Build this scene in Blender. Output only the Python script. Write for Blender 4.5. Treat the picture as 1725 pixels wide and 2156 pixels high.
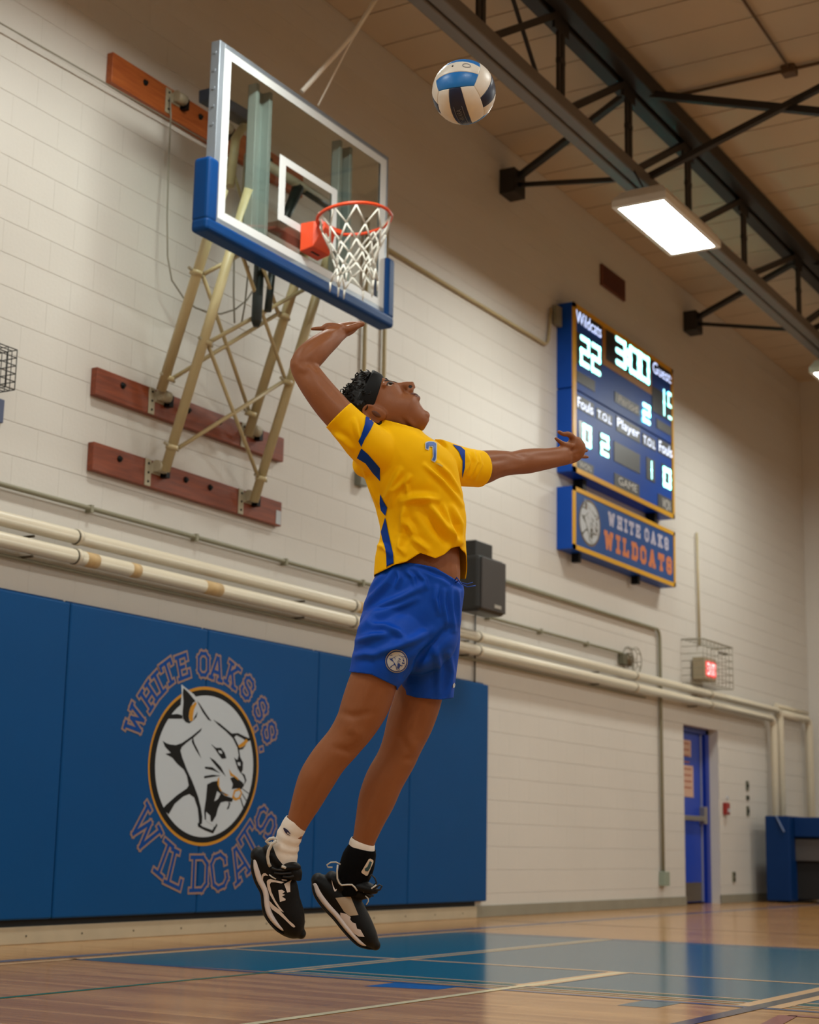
import bpy, bmesh, math, random
import numpy as np
from mathutils import Vector, Matrix, noise
from mathutils.geometry import tessellate_polygon
from mathutils.bvhtree import BVHTree

random.seed(7)
for o in list(bpy.data.objects):
    bpy.data.objects.remove(o)
scene = bpy.context.scene
COL = scene.collection
PI = math.pi

# ------------------------------------------------------------------ camera
IMG_W, IMG_H, FPX = 1725, 2156, 3429.2
CAM = Vector((0.0, -6.8, 0.595))
yaw, pitch, roll = 1.0315, 0.2018, 0.0194
FWD = Vector((math.sin(yaw)*math.cos(pitch), math.cos(yaw)*math.cos(pitch), math.sin(pitch)))
_r0 = Vector((math.cos(yaw), -math.sin(yaw), 0)); _u0 = _r0.cross(FWD)
RGT = math.cos(roll)*_r0 + math.sin(roll)*_u0
UPV = -math.sin(roll)*_r0 + math.cos(roll)*_u0
cd = bpy.data.cameras.new('camera'); cam = bpy.data.objects.new('camera', cd); COL.objects.link(cam)
cam.matrix_world = Matrix(((RGT.x, UPV.x, -FWD.x, CAM.x), (RGT.y, UPV.y, -FWD.y, CAM.y), (RGT.z, UPV.z, -FWD.z, CAM.z), (0, 0, 0, 1)))
cd.sensor_fit = 'HORIZONTAL'; cd.sensor_width = 24.0; cd.lens = FPX/IMG_W*24.0
cd.clip_start = 0.05; cd.clip_end = 200
cd.dof.use_dof = True; cd.dof.focus_distance = 5.5; cd.dof.aperture_fstop = 3.3
scene.camera = cam

# ------------------------------------------------------------------ light and exposure
wd = bpy.data.worlds.new('gym_world'); scene.world = wd; wd.use_nodes = True
wd.node_tree.nodes['Background'].inputs[0].default_value = (0.55, 0.6, 0.7, 1)
wd.node_tree.nodes['Background'].inputs[1].default_value = 0.02
LAMP_STRENGTH = 30.0            # lenses of the ceiling fixtures
vs = scene.view_settings
vs.view_transform = 'Standard'; vs.look = 'None'; vs.gamma = 1.0; vs.use_curve_mapping = False
vs.exposure = 1.1
scene.cycles.max_bounces = 7; scene.cycles.diffuse_bounces = 4; scene.cycles.glossy_bounces = 3
scene.cycles.transmission_bounces = 6; scene.cycles.transparent_max_bounces = 8
scene.cycles.sample_clamp_indirect = 6.0
scene.cycles.use_denoising = True
scene.cycles.use_adaptive_sampling = True; scene.cycles.adaptive_threshold = 0.03

# ------------------------------------------------------------------ measuring helpers (photo pixel -> point on a real plane of the hall)
def ray(u, v): return FWD + RGT*((u-IMG_W/2)/FPX) - UPV*((v-IMG_H/2)/FPX)
def on(u, v, ax, val):
    r = ray(u, v); return CAM + r*((val-CAM[ax])/r[ax])
def W(u, v, y=0.0): return on(u, v, 1, y)
def FL(u, v, z=0.0): return on(u, v, 2, z)
def proj(P):
    d = Vector(P)-CAM; z = d.dot(FWD)
    return (IMG_W/2+FPX*d.dot(RGT)/z, IMG_H/2-FPX*d.dot(UPV)/z, z)

# ------------------------------------------------------------------ materials
def lin(h):
    h = h.lstrip('#'); c = [int(h[i:i+2], 16)/255 for i in (0, 2, 4)]
    return tuple(x/12.92 if x <= 0.04045 else ((x+0.055)/1.055)**2.4 for x in c)+(1,)
MATS = {}
def mat(name, col, rough=0.5, metal=0.0, var=0.06, scale=8.0, bump=0.0, bscale=60.0, coat=0.0, spec=0.5, sub=0.0, sheen=0.0):
    if name in MATS: return MATS[name]
    m = bpy.data.materials.new(name); m.use_nodes = True; nt = m.node_tree; N = nt.nodes; L = nt.links
    b = N['Principled BSDF']; c = lin(col)
    tc = N.new('ShaderNodeTexCoord'); no = N.new('ShaderNodeTexNoise'); no.inputs['Scale'].default_value = scale; no.inputs['Detail'].default_value = 4
    L.new(tc.outputs['Object'], no.inputs['Vector'])
    mx = N.new('ShaderNodeMix'); mx.data_type = 'RGBA'
    mx.inputs[6].default_value = tuple(x*(1-var) for x in c[:3])+(1,); mx.inputs[7].default_value = tuple(min(1, x*(1+var)) for x in c[:3])+(1,)
    L.new(no.outputs['Fac'], mx.inputs[0]); L.new(mx.outputs[2], b.inputs['Base Color'])
    b.inputs['Roughness'].default_value = rough; b.inputs['Metallic'].default_value = metal
    b.inputs['Specular IOR Level'].default_value = spec
    if coat: b.inputs['Coat Weight'].default_value = coat; b.inputs['Coat Roughness'].default_value = 0.08
    if sub: b.inputs['Subsurface Weight'].default_value = sub; b.inputs['Subsurface Radius'].default_value = (0.012, 0.005, 0.003)
    if sheen: b.inputs['Sheen Weight'].default_value = sheen
    if bump:
        n2 = N.new('ShaderNodeTexNoise'); n2.inputs['Scale'].default_value = bscale; n2.inputs['Detail'].default_value = 6
        L.new(tc.outputs['Object'], n2.inputs['Vector'])
        bp = N.new('ShaderNodeBump'); bp.inputs['Strength'].default_value = bump; bp.inputs['Distance'].default_value = 0.01
        L.new(n2.outputs['Fac'], bp.inputs['Height']); L.new(bp.outputs['Normal'], b.inputs['Normal'])
    MATS[name] = m; return m
def emit(name, col, s):
    if name in MATS: return MATS[name]
    m = bpy.data.materials.new(name); m.use_nodes = True; b = m.node_tree.nodes['Principled BSDF']
    b.inputs['Base Color'].default_value = lin(col); b.inputs['Emission Color'].default_value = lin(col); b.inputs['Emission Strength'].default_value = s
    MATS[name] = m; return m

def floor_material():
    m = bpy.data.materials.new('maple_boards'); m.use_nodes = True; nt = m.node_tree; N = nt.nodes; L = nt.links; b = N['Principled BSDF']
    tc = N.new('ShaderNodeTexCoord'); sp = N.new('ShaderNodeSeparateXYZ'); cb = N.new('ShaderNodeCombineXYZ')
    L.new(tc.outputs['Object'], sp.inputs[0]); L.new(sp.outputs['Y'], cb.inputs['X']); L.new(sp.outputs['X'], cb.inputs['Y'])
    br = N.new('ShaderNodeTexBrick'); br.inputs['Scale'].default_value = 1.0
    br.inputs['Brick Width'].default_value = 1.1; br.inputs['Row Height'].default_value = 0.057; br.inputs['Mortar Size'].default_value = 0.0012
    br.inputs['Color1'].default_value = lin('#a97842'); br.inputs['Color2'].default_value = lin('#cb9a60'); br.inputs['Mortar'].default_value = lin('#7a4d2a')
    br.inputs['Bias'].default_value = 0.1
    L.new(cb.outputs[0], br.inputs['Vector'])
    mp = N.new('ShaderNodeMapping'); mp.inputs['Scale'].default_value = (2.0, 60.0, 1); L.new(cb.outputs[0], mp.inputs['Vector'])
    no = N.new('ShaderNodeTexNoise'); no.inputs['Scale'].default_value = 1.5; no.inputs['Detail'].default_value = 5; L.new(mp.outputs[0], no.inputs['Vector'])
    rp = N.new('ShaderNodeValToRGB'); rp.color_ramp.elements[0].position = 0.3; rp.color_ramp.elements[0].color = (0.62, 0.55, 0.5, 1); rp.color_ramp.elements[1].position = 0.7; rp.color_ramp.elements[1].color = (1.05, 1.03, 1.0, 1)
    L.new(no.outputs['Fac'], rp.inputs[0])
    mx = N.new('ShaderNodeMix'); mx.data_type = 'RGBA'; mx.blend_type = 'MULTIPLY'; mx.inputs[0].default_value = 0.75
    L.new(br.outputs['Color'], mx.inputs[6]); L.new(rp.outputs[0], mx.inputs[7]); L.new(mx.outputs[2], b.inputs['Base Color'])
    b.inputs['Roughness'].default_value = 0.16; b.inputs['Specular IOR Level'].default_value = 0.5
    n3 = N.new('ShaderNodeTexNoise'); n3.inputs['Scale'].default_value = 3.0; L.new(cb.outputs[0], n3.inputs['Vector'])
    bp = N.new('ShaderNodeBump'); bp.inputs['Strength'].default_value = 0.02; bp.inputs['Distance'].default_value = 0.01
    L.new(n3.outputs['Fac'], bp.inputs['Height']); L.new(bp.outputs[0], b.inputs['Normal'])
    return m
def wood_material(name, c1, c2, axis_scale=(2.5, 30, 30), rough=0.45):
    m = bpy.data.materials.new(name); m.use_nodes = True; nt = m.node_tree; N = nt.nodes; L = nt.links; b = N['Principled BSDF']
    tc = N.new('ShaderNodeTexCoord'); mp = N.new('ShaderNodeMapping'); mp.inputs['Scale'].default_value = axis_scale; L.new(tc.outputs['Object'], mp.inputs[0])
    no = N.new('ShaderNodeTexNoise'); no.inputs['Scale'].default_value = 1.3; no.inputs['Detail'].default_value = 6; no.inputs['Distortion'].default_value = 0.6; L.new(mp.outputs[0], no.inputs[0])
    rp = N.new('ShaderNodeValToRGB'); rp.color_ramp.elements[0].position = 0.3; rp.color_ramp.elements[0].color = lin(c1); rp.color_ramp.elements[1].position = 0.72; rp.color_ramp.elements[1].color = lin(c2)
    L.new(no.outputs['Fac'], rp.inputs[0]); L.new(rp.outputs[0], b.inputs['Base Color']); b.inputs['Roughness'].default_value = rough
    return m
def glass_material():
    m = bpy.data.materials.new('backboard_glass'); m.use_nodes = True; nt = m.node_tree; N = nt.nodes; L = nt.links
    N.remove(N['Principled BSDF']); out = N['Material Output']
    tr = N.new('ShaderNodeBsdfTransparent'); tr.inputs[0].default_value = (0.93, 0.965, 0.95, 1)
    gl = N.new('ShaderNodeBsdfGlossy'); gl.inputs['Roughness'].default_value = 0.02; gl.inputs['Color'].default_value = (0.9, 0.95, 0.93, 1)
    lw = N.new('ShaderNodeLayerWeight'); lw.inputs['Blend'].default_value = 0.5
    pw = N.new('ShaderNodeMath'); pw.operation = 'POWER'; pw.inputs[1].default_value = 4.0; L.new(lw.outputs['Facing'], pw.inputs[0])
    ma = N.new('ShaderNodeMath'); ma.operation = 'MULTIPLY_ADD'; ma.inputs[1].default_value = 0.9; ma.inputs[2].default_value = 0.035; L.new(pw.outputs[0], ma.inputs[0])
    mx = N.new('ShaderNodeMixShader'); L.new(ma.outputs[0], mx.inputs[0]); L.new(tr.outputs[0], mx.inputs[1]); L.new(gl.outputs[0], mx.inputs[2]); L.new(mx.outputs[0], out.inputs[0])
    return m

# ------------------------------------------------------------------ mesh builder
def tag(o, label=None, cat=None, group=None, kind=None):
    if label: o['label'] = label
    if cat: o['category'] = cat
    if group: o['group'] = group
    if kind: o['kind'] = kind
    return o
def empty(name, loc, label=None, cat=None, group=None):
    o = bpy.data.objects.new(name, None); COL.objects.link(o); o.location = loc; o.empty_display_size = 0.1
    return tag(o, label, cat, group)
def link(name, me, m, parent=None):
    o = bpy.data.objects.new(name, me); COL.objects.link(o)
    if m is not None: me.materials.append(m)
    if parent is not None:
        o.parent = parent; o.matrix_parent_inverse = Matrix.Translation(-Vector(parent_origin(parent)))
    return o
def parent_origin(p):
    return Vector(p.location) if p.parent is None else Vector((0, 0, 0))   # parts are modelled in hall coordinates
class MB:
    def __init__(s): s.v = []; s.f = []; s.smooth = []
    def add(s, vs, fs, smooth=False):
        k = len(s.v); s.v += [tuple(p) for p in vs]; s.f += [tuple(i+k for i in f) for f in fs]; s.smooth += [smooth]*len(fs); return s
    def box(s, x0, x1, y0, y1, z0, z1):
        return s.add([(x0,y0,z0),(x1,y0,z0),(x1,y1,z0),(x0,y1,z0),(x0,y0,z1),(x1,y0,z1),(x1,y1,z1),(x0,y1,z1)],
                     [(0,3,2,1),(4,5,6,7),(0,1,5,4),(1,2,6,5),(2,3,7,6),(3,0,4,7)])
    def obox(s, c, ax, ay, az):          # centre and three half-axes
        c, ax, ay, az = map(Vector, (c, ax, ay, az)); p = [c+sx*ax+sy*ay+sz*az for sz in (-1, 1) for sx, sy in ((-1,-1),(1,-1),(1,1),(-1,1))]
        return s.add(p, [(0,3,2,1),(4,5,6,7),(0,1,5,4),(1,2,6,5),(2,3,7,6),(3,0,4,7)])
    def bar(s, p, q, w, h, up=(0,0,1)):  # square bar between two points
        p, q = Vector(p), Vector(q); d = (q-p); L = d.length; d = d/L; up = Vector(up)
        if abs(d.dot(up)) > 0.98: up = Vector((1,0,0))
        a = d.cross(up).normalized(); b = a.cross(d)
        return s.obox((p+q)/2, d*(L/2), a*(w/2), b*(h/2))
    def tube(s, pts, r, n=10, closed=False, cap=True):
        pts = [Vector(p) for p in pts]; m = len(pts); rr = r if isinstance(r, (list, tuple)) else [r]*m
        vs = []; prev = None
        for i in range(m):
            if closed: t = pts[(i+1) % m]-pts[i-1]
            else: t = pts[min(i+1, m-1)]-pts[max(i-1, 0)]
            t.normalize()
            if prev is None:
                a = t.cross(Vector((0.0123, 0.021, 1)))
                if a.length < 1e-3: a = t.cross(Vector((1, 0, 0)))
            else: a = prev - t*prev.dot(t)
            a.normalize(); prev = a; b = t.cross(a)
            vs += [pts[i]+rr[i]*(math.cos(2*PI*k/n)*a+math.sin(2*PI*k/n)*b) for k in range(n)]
        fs = []
        for i in range(m if closed else m-1):
            j = (i+1) % m
            fs += [(i*n+k, i*n+(k+1) % n, j*n+(k+1) % n, j*n+k) for k in range(n)]
        s.add(vs, fs, True)
        if cap and not closed:
            k = len(s.v)-len(vs)
            s.f += [tuple(k+i for i in range(n-1, -1, -1)), tuple(k+(m-1)*n+i for i in range(n))]; s.smooth += [False, False]
        return s
    def lathe(s, c, axis, prof, n=20):   # prof: (distance along axis, radius)
        axis = Vector(axis).normalized(); c = Vector(c)
        return s.tube([c+axis*d for d, r in prof], [max(r, 1e-4) for d, r in prof], n)
    def poly(s, pts, thick_vec=None):    # planar polygon (3-D points), optional extrusion
        pts = [Vector(p) for p in pts]; n = len(pts)
        tris = tessellate_polygon([pts])
        if thick_vec is None: return s.add(pts, [tuple(t) for t in tris])
        t = Vector(thick_vec); fs = [tuple(x) for x in tris]+[tuple(i+n for i in reversed(x)) for x in tris]+[(i, (i+1) % n, (i+1) % n+n, i+n) for i in range(n)]
        return s.add(pts+[p+t for p in pts], fs)
    def grid(s, rows, closed=True, smooth=True, cap0=False, cap1=False):
        n = len(rows[0]); vs = [p for r in rows for p in r]; fs = []
        for i in range(len(rows)-1):
            for k in range(n if closed else n-1):
                fs.append((i*n+k, i*n+(k+1) % n, (i+1)*n+(k+1) % n, (i+1)*n+k))
        if cap0: fs.append(tuple(range(n-1, -1, -1)))
        if cap1: fs.append(tuple((len(rows)-1)*n+k for k in range(n)))
        return s.add(vs, fs, smooth)
    def mesh(s, name, recalc=True):
        me = bpy.data.meshes.new(name); me.from_pydata(s.v, [], s.f); me.polygons.foreach_set('use_smooth', s.smooth)
        if recalc:
            bm = bmesh.new(); bm.from_mesh(me); bmesh.ops.recalc_face_normals(bm, faces=bm.faces); bm.to_mesh(me); bm.free()
        me.update(); return me
    def build(s, name, m, parent=None, bev=0.0, seg=2, **k):
        o = link(name, s.mesh(name), m, parent)
        if bev:
            b = o.modifiers.new('bevel', 'BEVEL'); b.width = bev; b.segments = seg; b.limit_method = 'ANGLE'
        return o
def arc(c, r, a0, a1, n, ex, ez):
    c, ex, ez = Vector(c), Vector(ex), Vector(ez)
    return [c+r*(math.cos(a0+(a1-a0)*i/n)*ex+math.sin(a0+(a1-a0)*i/n)*ez) for i in range(n+1)]
def text_mesh(txt, size, ext=0.002):
    cu = bpy.data.curves.new('txt', 'FONT'); cu.body = txt; cu.size = size; cu.extrude = ext; cu.align_x = 'CENTER'; cu.align_y = 'CENTER'; cu.resolution_u = 4
    o = bpy.data.objects.new('txt', cu); COL.objects.link(o); dg = bpy.context.evaluated_depsgraph_get()
    me = bpy.data.meshes.new_from_object(o.evaluated_get(dg)); bpy.data.objects.remove(o); bpy.data.curves.remove(cu); return me
def text_on(name, txt, c, w, h, m, parent, ex=(1,0,0), ez=(0,0,1), ext=0.002):
    me = text_mesh(txt, 1.0, 0.0)
    xs = [v.co.x for v in me.vertices]; ys = [v.co.y for v in me.vertices]; ex, ez = Vector(ex), Vector(ez); n = ex.cross(ez); c = Vector(c)
    cx, cy = (max(xs)+min(xs))/2, (max(ys)+min(ys))/2; sx = w/(max(xs)-min(xs)); sy = h/(max(ys)-min(ys))
    for v in me.vertices: v.co = c+ex*((v.co.x-cx)*sx)+ez*((v.co.y-cy)*sy)+n*(ext)
    me.update(); me.materials.clear()
    return link(name, me, m, parent)
# ================================================================== the hall
X0, X1, Y1, HZ = -9.0, 22.2, -20.0, 7.22       # wall_left is the plane y = 0; the court lies at y < 0
M_wall = mat('cream_block_paint', '#d2cdc5', 0.44, var=0.05, scale=1.2, bump=0.12, bscale=45)
M_ceil = mat('ceiling_deck_paint', '#c4b39c', 0.8, var=0.06, scale=1.5, bump=0.1, bscale=90)
M_floor = floor_material()
fl = tag(MB().add([(X0,Y1,0),(X1,Y1,0),(X1,0.4,0),(X0,0.4,0)], [(0,1,2,3)]).build('floor', M_floor), 'varnished maple gym floor with painted court lines', None, None, 'structure')

# door recess in the left wall
RX0, RX1, RZ, RD = 17.47, 18.58, 2.0, 0.17
w = MB(); yb = 0.012
def panel(x0, x1, z0, z1): w.add([(x0,yb,z0),(x1,yb,z0),(x1,yb,z1),(x0,yb,z1)], [(0,1,2,3)])
panel(X0, RX0, 0, HZ+.1); panel(RX1, X1, 0, HZ+.1); panel(RX0, RX1, RZ, HZ+.1)
w.add([(RX0,0,0),(RX0,RD+.2,0),(RX0,RD+.2,RZ),(RX0,0,RZ)], [(0,1,2,3)]).add([(RX1,0,0),(RX1,RD+.2,0),(RX1,RD+.2,RZ),(RX1,0,RZ)], [(0,1,2,3)])
w.add([(RX0,0,RZ),(RX1,0,RZ),(RX1,RD+.2,RZ),(RX0,RD+.2,RZ)], [(0,1,2,3)]).add([(RX0,RD+.2,0),(RX1,RD+.2,0),(RX1,RD+.2,RZ),(RX0,RD+.2,RZ)], [(0,1,2,3)])
wall = tag(w.build('wall_left', M_wall), 'tall cream painted concrete block wall behind the basket', None, None, 'structure')
def block_shape(mb, x0, x1, z0, z1, g=0.0016, c=0.0024):
    x0 += .0002; x1 -= .0002; z0 += g/2; z1 -= g/2; k = .0004
    v = [(x0,.012,z0),(x1,.012,z0),(x1,.012,z1),(x0,.012,z1),(x0,.0014,z0),(x1,.0014,z0),(x1,.0014,z1),(x0,.0014,z1),(x0+k,0,z0+c),(x1-k,0,z0+c),(x1-k,0,z1-c),(x0+k,0,z1-c)]
    mb.add(v, [(0,1,5,4),(1,2,6,5),(2,3,7,6),(3,0,4,7),(4,5,9,8),(5,6,10,9),(6,7,11,10),(7,4,8,11),(8,9,10,11)])
full = MB(); block_shape(full, -.2, .2, -.1, .1); full_me = full.mesh('block'); full_me.materials.append(M_wall)
cands, rest = [], MB()
for r in range(37):
    z0, z1 = r*0.2-0.003, r*0.2+0.197
    z0 = max(z0, 0); z1 = min(z1, HZ)
    x = X0 - (0.2 if r % 2 else 0)
    while x < X1:
        a, b = max(x, X0), min(x+0.4, X1); x += 0.4
        segs = [(a, b)]
        if z0 < RZ-0.05: segs = [(a, min(b, RX0))] * (a < RX0) + [(max(a, RX1), b)] * (b > RX1)
        for a, b in segs:
            if b-a < 0.03: continue
            c = ((a+b)/2, 0, (z0+z1)/2); u, v, d = proj(c)
            vis = -60 < u < IMG_W+40 and -60 < v < IMG_H and d > 1 and not (c[0] < 12.7 and c[2] < 2.0)
            isfull = abs(b-a-0.4) < 1e-4 and abs(z1-z0-0.2) < 1e-4
            if vis and isfull: cands.append((d, c))
            else: block_shape(rest, a, b, z0, z1)
cands.sort()
for d, c in cands[:300]:
    o = bpy.data.objects.new('block', full_me); COL.objects.link(o); o.location = c; o.parent = wall
for d, c in cands[300:]: block_shape(rest, c[0]-.2, c[0]+.2, c[2]-.1, c[2]+.1)
tag(rest.build('distant_blocks', M_wall, wall), kind='stuff')

tag(MB().add([(X1,Y1,0),(X1,.1,0),(X1,.1,HZ+.1),(X1,Y1,HZ+.1)], [(0,1,2,3)]).build('wall_far', M_wall), 'cream end wall at the far end of the hall', None, None, 'structure')
tag(MB().add([(X0,Y1,0),(X0,.1,0),(X0,.1,HZ+.1),(X0,Y1,HZ+.1)], [(0,1,2,3)]).build('wall_near', M_wall), 'cream end wall behind the photographer', None, None, 'structure')
tag(MB().add([(X0,Y1,0),(X1,Y1,0),(X1,Y1,HZ+.1),(X0,Y1,HZ+.1)], [(0,1,2,3)]).build('wall_right', M_wall), 'cream side wall across the court', None, None, 'structure')
ceil = tag(MB().add([(X0,Y1,HZ+.06),(X1,Y1,HZ+.06),(X1,.1,HZ+.06),(X0,.1,HZ+.06)], [(0,1,2,3)]).build('ceiling', M_ceil), 'tan roof deck of long panels above the trusses', None, None, 'structure')
pm = MB().box(0, .494, Y1, 0.0, HZ, HZ+.05).mesh('ceiling_panel'); pm.materials.append(M_ceil)
px = 11.277-.51*40
while px < X1:
    if px > X0-.5:
        o = bpy.data.objects.new('ceiling_panel', pm); COL.objects.link(o); o.location = (px, 0, 0); o.parent = ceil
    px += .51
M_base = mat('grey_baseboard', '#8d8878', 0.55, var=0.15, scale=5)
M_basew = mat('pale_wood_baseboard', '#b3a58c', 0.55, var=0.15, scale=5)
bb = MB().box(X0, 12.56, -.03, .01, 0, .098).build('baseboard_left', M_basew, None, .004); tag(bb, 'pale wooden baseboard below the blue mats', None, None, 'structure')
for i in range(14): MB().lathe((6.2+i*.47, -.0302, .045), (0,-1,0), [(0,.006),(.002,.006)], 8).build('screw', mat('dark_screw', '#4a4438', .5, .3), bb)
tag(MB().box(X0, 12.55, -.012, .011, .098, .16).build('trim_1', mat('black_strip', '#0d1016', .7)), 'black gap strip under the blue mats', None, None, 'structure')
for k, (a, b) in enumerate(((12.56, RX0), (RX1, X1))):
    tag(MB().box(a, b, -.014, .011, 0, .1).build('baseboard_middle' if k == 0 else 'baseboard_right', M_base, None, .004), ('grey baseboard between the mats and the blue door' if k == 0 else 'grey baseboard right of the blue door'), None, None, 'structure')

# ---- court paint: flat coats on the boards
def paint(name, pts, col, z, rough=.16):
    m = mat('court_'+col.strip('#'), col, rough, var=.07, scale=3)
    return MB().add([(x, y, z) for x, y in pts], [tuple(range(len(pts)))]).build(name, m, fl)
def strip(name, p, q, wd, col, z):
    p, q = Vector((p[0], p[1])), Vector((q[0], q[1])); d = (q-p).normalized(); n = Vector((-d.y, d.x))*wd/2
    return paint(name, [tuple(p+n), tuple(p-n), tuple(q-n), tuple(q+n)], col, z)
BL, TAN, NAVY, GRN = '#005a74', '#d9b184', '#2b4f7c', '#2f6f4d'
paint('painted_lane', [(6.45,-1.02),(10.46,-1.02),(10.46,-6.6),(6.66,-6.6),(6.66,-1.02)][:4], BL, .0006)
paint('painted_lane', [(6.13,-2.95),(6.42,-2.95),(6.42,-3.27),(6.20,-3.27)], '#1c5fae', .0006)
paint('painted_lane', [(6.09,-4.14),(6.42,-4.14),(6.42,-4.30),(6.09,-4.30)], BL, .0006)
strip('court_line', (X0,-.88), (X1,-.88), .09, NAVY, .0010)
strip('court_line', (X0,-1.02), (X1,-1.02), .055, TAN, .0011)
strip('court_line', (6.45,-1.0), (6.33,-6.6), .05, NAVY, .0011)
for xx, c, wd in ((6.50,'#9aa08a',.03),(6.57,TAN,.025),(6.66,GRN,.03),(6.72,TAN,.025)): strip('court_line', (xx,-2.2), (xx-.02,-6.6), wd, c, .0013)
strip('court_line', (7.69,-1.05), (7.71,-6.6), .05, TAN, .0015)
strip('court_line', (10.44,-1.1), (10.5,-6.6), .05, NAVY, .0012); strip('court_line', (10.30,-1.1), (10.36,-6.6), .04, '#8f8d93', .0012)
strip('court_line', (X0,-2.23), (6.5,-2.22), .035, GRN, .0014); strip('court_line', (6.5,-2.22), (10.4,-2.19), .10, TAN, .0014); strip('court_line', (6.5,-2.22), (10.4,-2.19), .045, '#6d8576', .0016)
strip('court_line', (X0,-3.47), (7.72,-3.46), .045, '#e0d3a8', .0017); strip('court_line', (6.62,-3.46), (7.72,-3.46), .11, TAN, .0016)
strip('court_line', (X0,-4.6), (6.4,-4.6), .07, '#26314d', .0017); strip('court_line', (6.4,-4.6), (10.5,-4.6), .19, TAN, .0016); strip('court_line', (6.4,-4.6), (10.5,-4.6), .07, '#454b52', .0018)
strip('court_line', (5.3,-4.93), (6.16,-4.80), .07, '#8c4548', .0017); strip('court_line', (6.16,-4.80), (6.2,-6.0), .05, '#8c4548', .0017)
strip('court_line', (12.3,-.3), (12.3,-9), .05, '#a07a58', .0012); strip('court_line', (15.2,-.3), (15.2,-9), .05, '#a07a58', .0012)

# ---- roof truss, braces
M_steel = mat('dark_truss_steel', '#2b2622', .55, .2, var=.1, scale=4)
M_grey = mat('grey_chord_steel', '#6c655e', .5, .2, var=.08, scale=3)
TY, ZT, ZB = -1.66, 7.12, 6.24
truss = empty('roof_truss', (9, TY, ZB), 'dark steel roof truss with a grey bottom chord along the wall', 'truss')
def two(mb, a, b, w, h, off, up=(0,0,1)):
    for s in (-1, 1): mb.bar(Vector(a)+Vector(off)*s, Vector(b)+Vector(off)*s, w, h, up)
    return mb
two(MB(), (X0,TY,ZT), (X1,TY,ZT), .13, .15, (0,.085,0)).build('top_chord', M_steel, truss, .01)
two(MB(), (X0,TY,ZB), (X1,TY,ZB), .105, .11, (0,.062,0)).build('bottom_chord', M_grey, truss, .012)
nodes = [0.8, 2.4, 4.0, 5.4, 6.75, 8.1, 9.45, 10.78, 12.13, 13.53, 15.07, 16.86, 18.5, 20.2, 21.9]
for i, nx in enumerate(nodes):
    two(MB(), (nx,TY,ZB+.03), (nx,TY,ZT-.03), .022, .05, (.035,0,0)).build('vertical_web', M_steel, truss)
    MB().box(nx-.05, nx+.05, TY-.02, TY+.02, (ZB+ZT)/2-.02, (ZB+ZT)/2+.02).build('spacer', M_steel, truss)
    if i: MB().bar((nodes[i-1]+.08,TY,ZB+.06), (nx-.06,TY,ZT-.06), .06, .055).build('diagonal_web', M_steel, truss)
    MB().box(nx-.13, nx+.13, TY-.012, TY+.012, ZT-.2, ZT-.05).build('gusset', M_steel, truss)
MB().bar((9.75,TY+.02,7.1), (10.5,TY+.02,6.3), .025, .025).build('tie_rod', M_steel, truss)
for bx, lab in ((13.05, 'near'), (17.8, 'far'), (8.3, 'left')):
    word = {'near': 'black wall brace above the backboard side of the lamp', 'far': 'black wall brace above the scoreboard, right of the lamp', 'left': 'black wall brace above the backboard, nearest the camera'}[lab]
    tx = {13.05: 12.25, 17.8: 16.98, 8.3: 7.5}[bx]; bx2 = {13.05: 12.25, 17.8: 16.98, 8.3: 7.5}[bx]
    br = empty('wall_brace', (bx, 0, 6.72), word, 'brace', 'braces between wall and truss')
    MB().box(bx-.14, bx+.1, -.16, .005, 6.68, 6.93).build('wall_bracket', M_steel, br, .01)
    MB().bar((bx,-.12,6.87), (bx2,TY+.05,ZT-.06), .06, .055).build('upper_strut', M_steel, br)
    MB().bar((bx,-.12,6.80), (bx2,TY+.05,ZB+.02), .04, .04).build('lower_strut', M_steel, br)
    cr = empty('cross_brace', (tx, -3, 6.3), {'near': 'crossed black roof braces running right from above the lamp', 'far': 'crossed black roof braces at the far right of the truss', 'left': 'crossed black roof braces overhead near the camera'}[lab], 'brace', 'crossed braces between trusses')
    MB().bar((tx+.15,TY-.1,ZT-.05), (tx+.15,-4.25,ZB), .065, .06).build('strut', M_steel, cr); MB().bar((tx+.1,TY-.1,ZB+.05), (tx+.1,-4.25,ZT-.05), .055, .05).build('strut', M_steel, cr)
t2 = empty('roof_truss', (9, -4.3, ZB), 'second dark roof truss over the middle of the court', 'truss')
two(MB(), (X0,-4.3,ZT), (X1,-4.3,ZT), .13, .15, (0,.085,0)).build('top_chord', M_steel, t2); two(MB(), (X0,-4.3,ZB), (X1,-4.3,ZB), .105, .11, (0,.062,0)).build('bottom_chord', M_grey, t2)
for i, nx in enumerate(nodes): MB().bar((nx,-4.3,ZB), (nx,-4.3,ZT), .04, .06).build('vertical_web', M_steel, t2)
# thin ceiling conduit right of the truss
cpi = empty('ceiling_conduit', (13.4, -3, 7.16), 'thin brown conduit under the roof deck right of the truss', 'conduit')
MB().tube([(12.75,-1.8,7.19),(12.75,-4.3,7.19)], .016, 8).build('pipe', mat('brown_conduit', '#5d4630', .6), cpi)
MB().box(12.69,12.81,-2.95,-2.83,7.14,7.22).build('junction_box', mat('brown_conduit', '#5d4630', .6), cpi, .01)
MB().tube([(12.75,-2.9,7.19),(11.2,-2.95,7.19)], .012, 8).build('branch', mat('brown_conduit', '#5d4630', .6), cpi)

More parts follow.
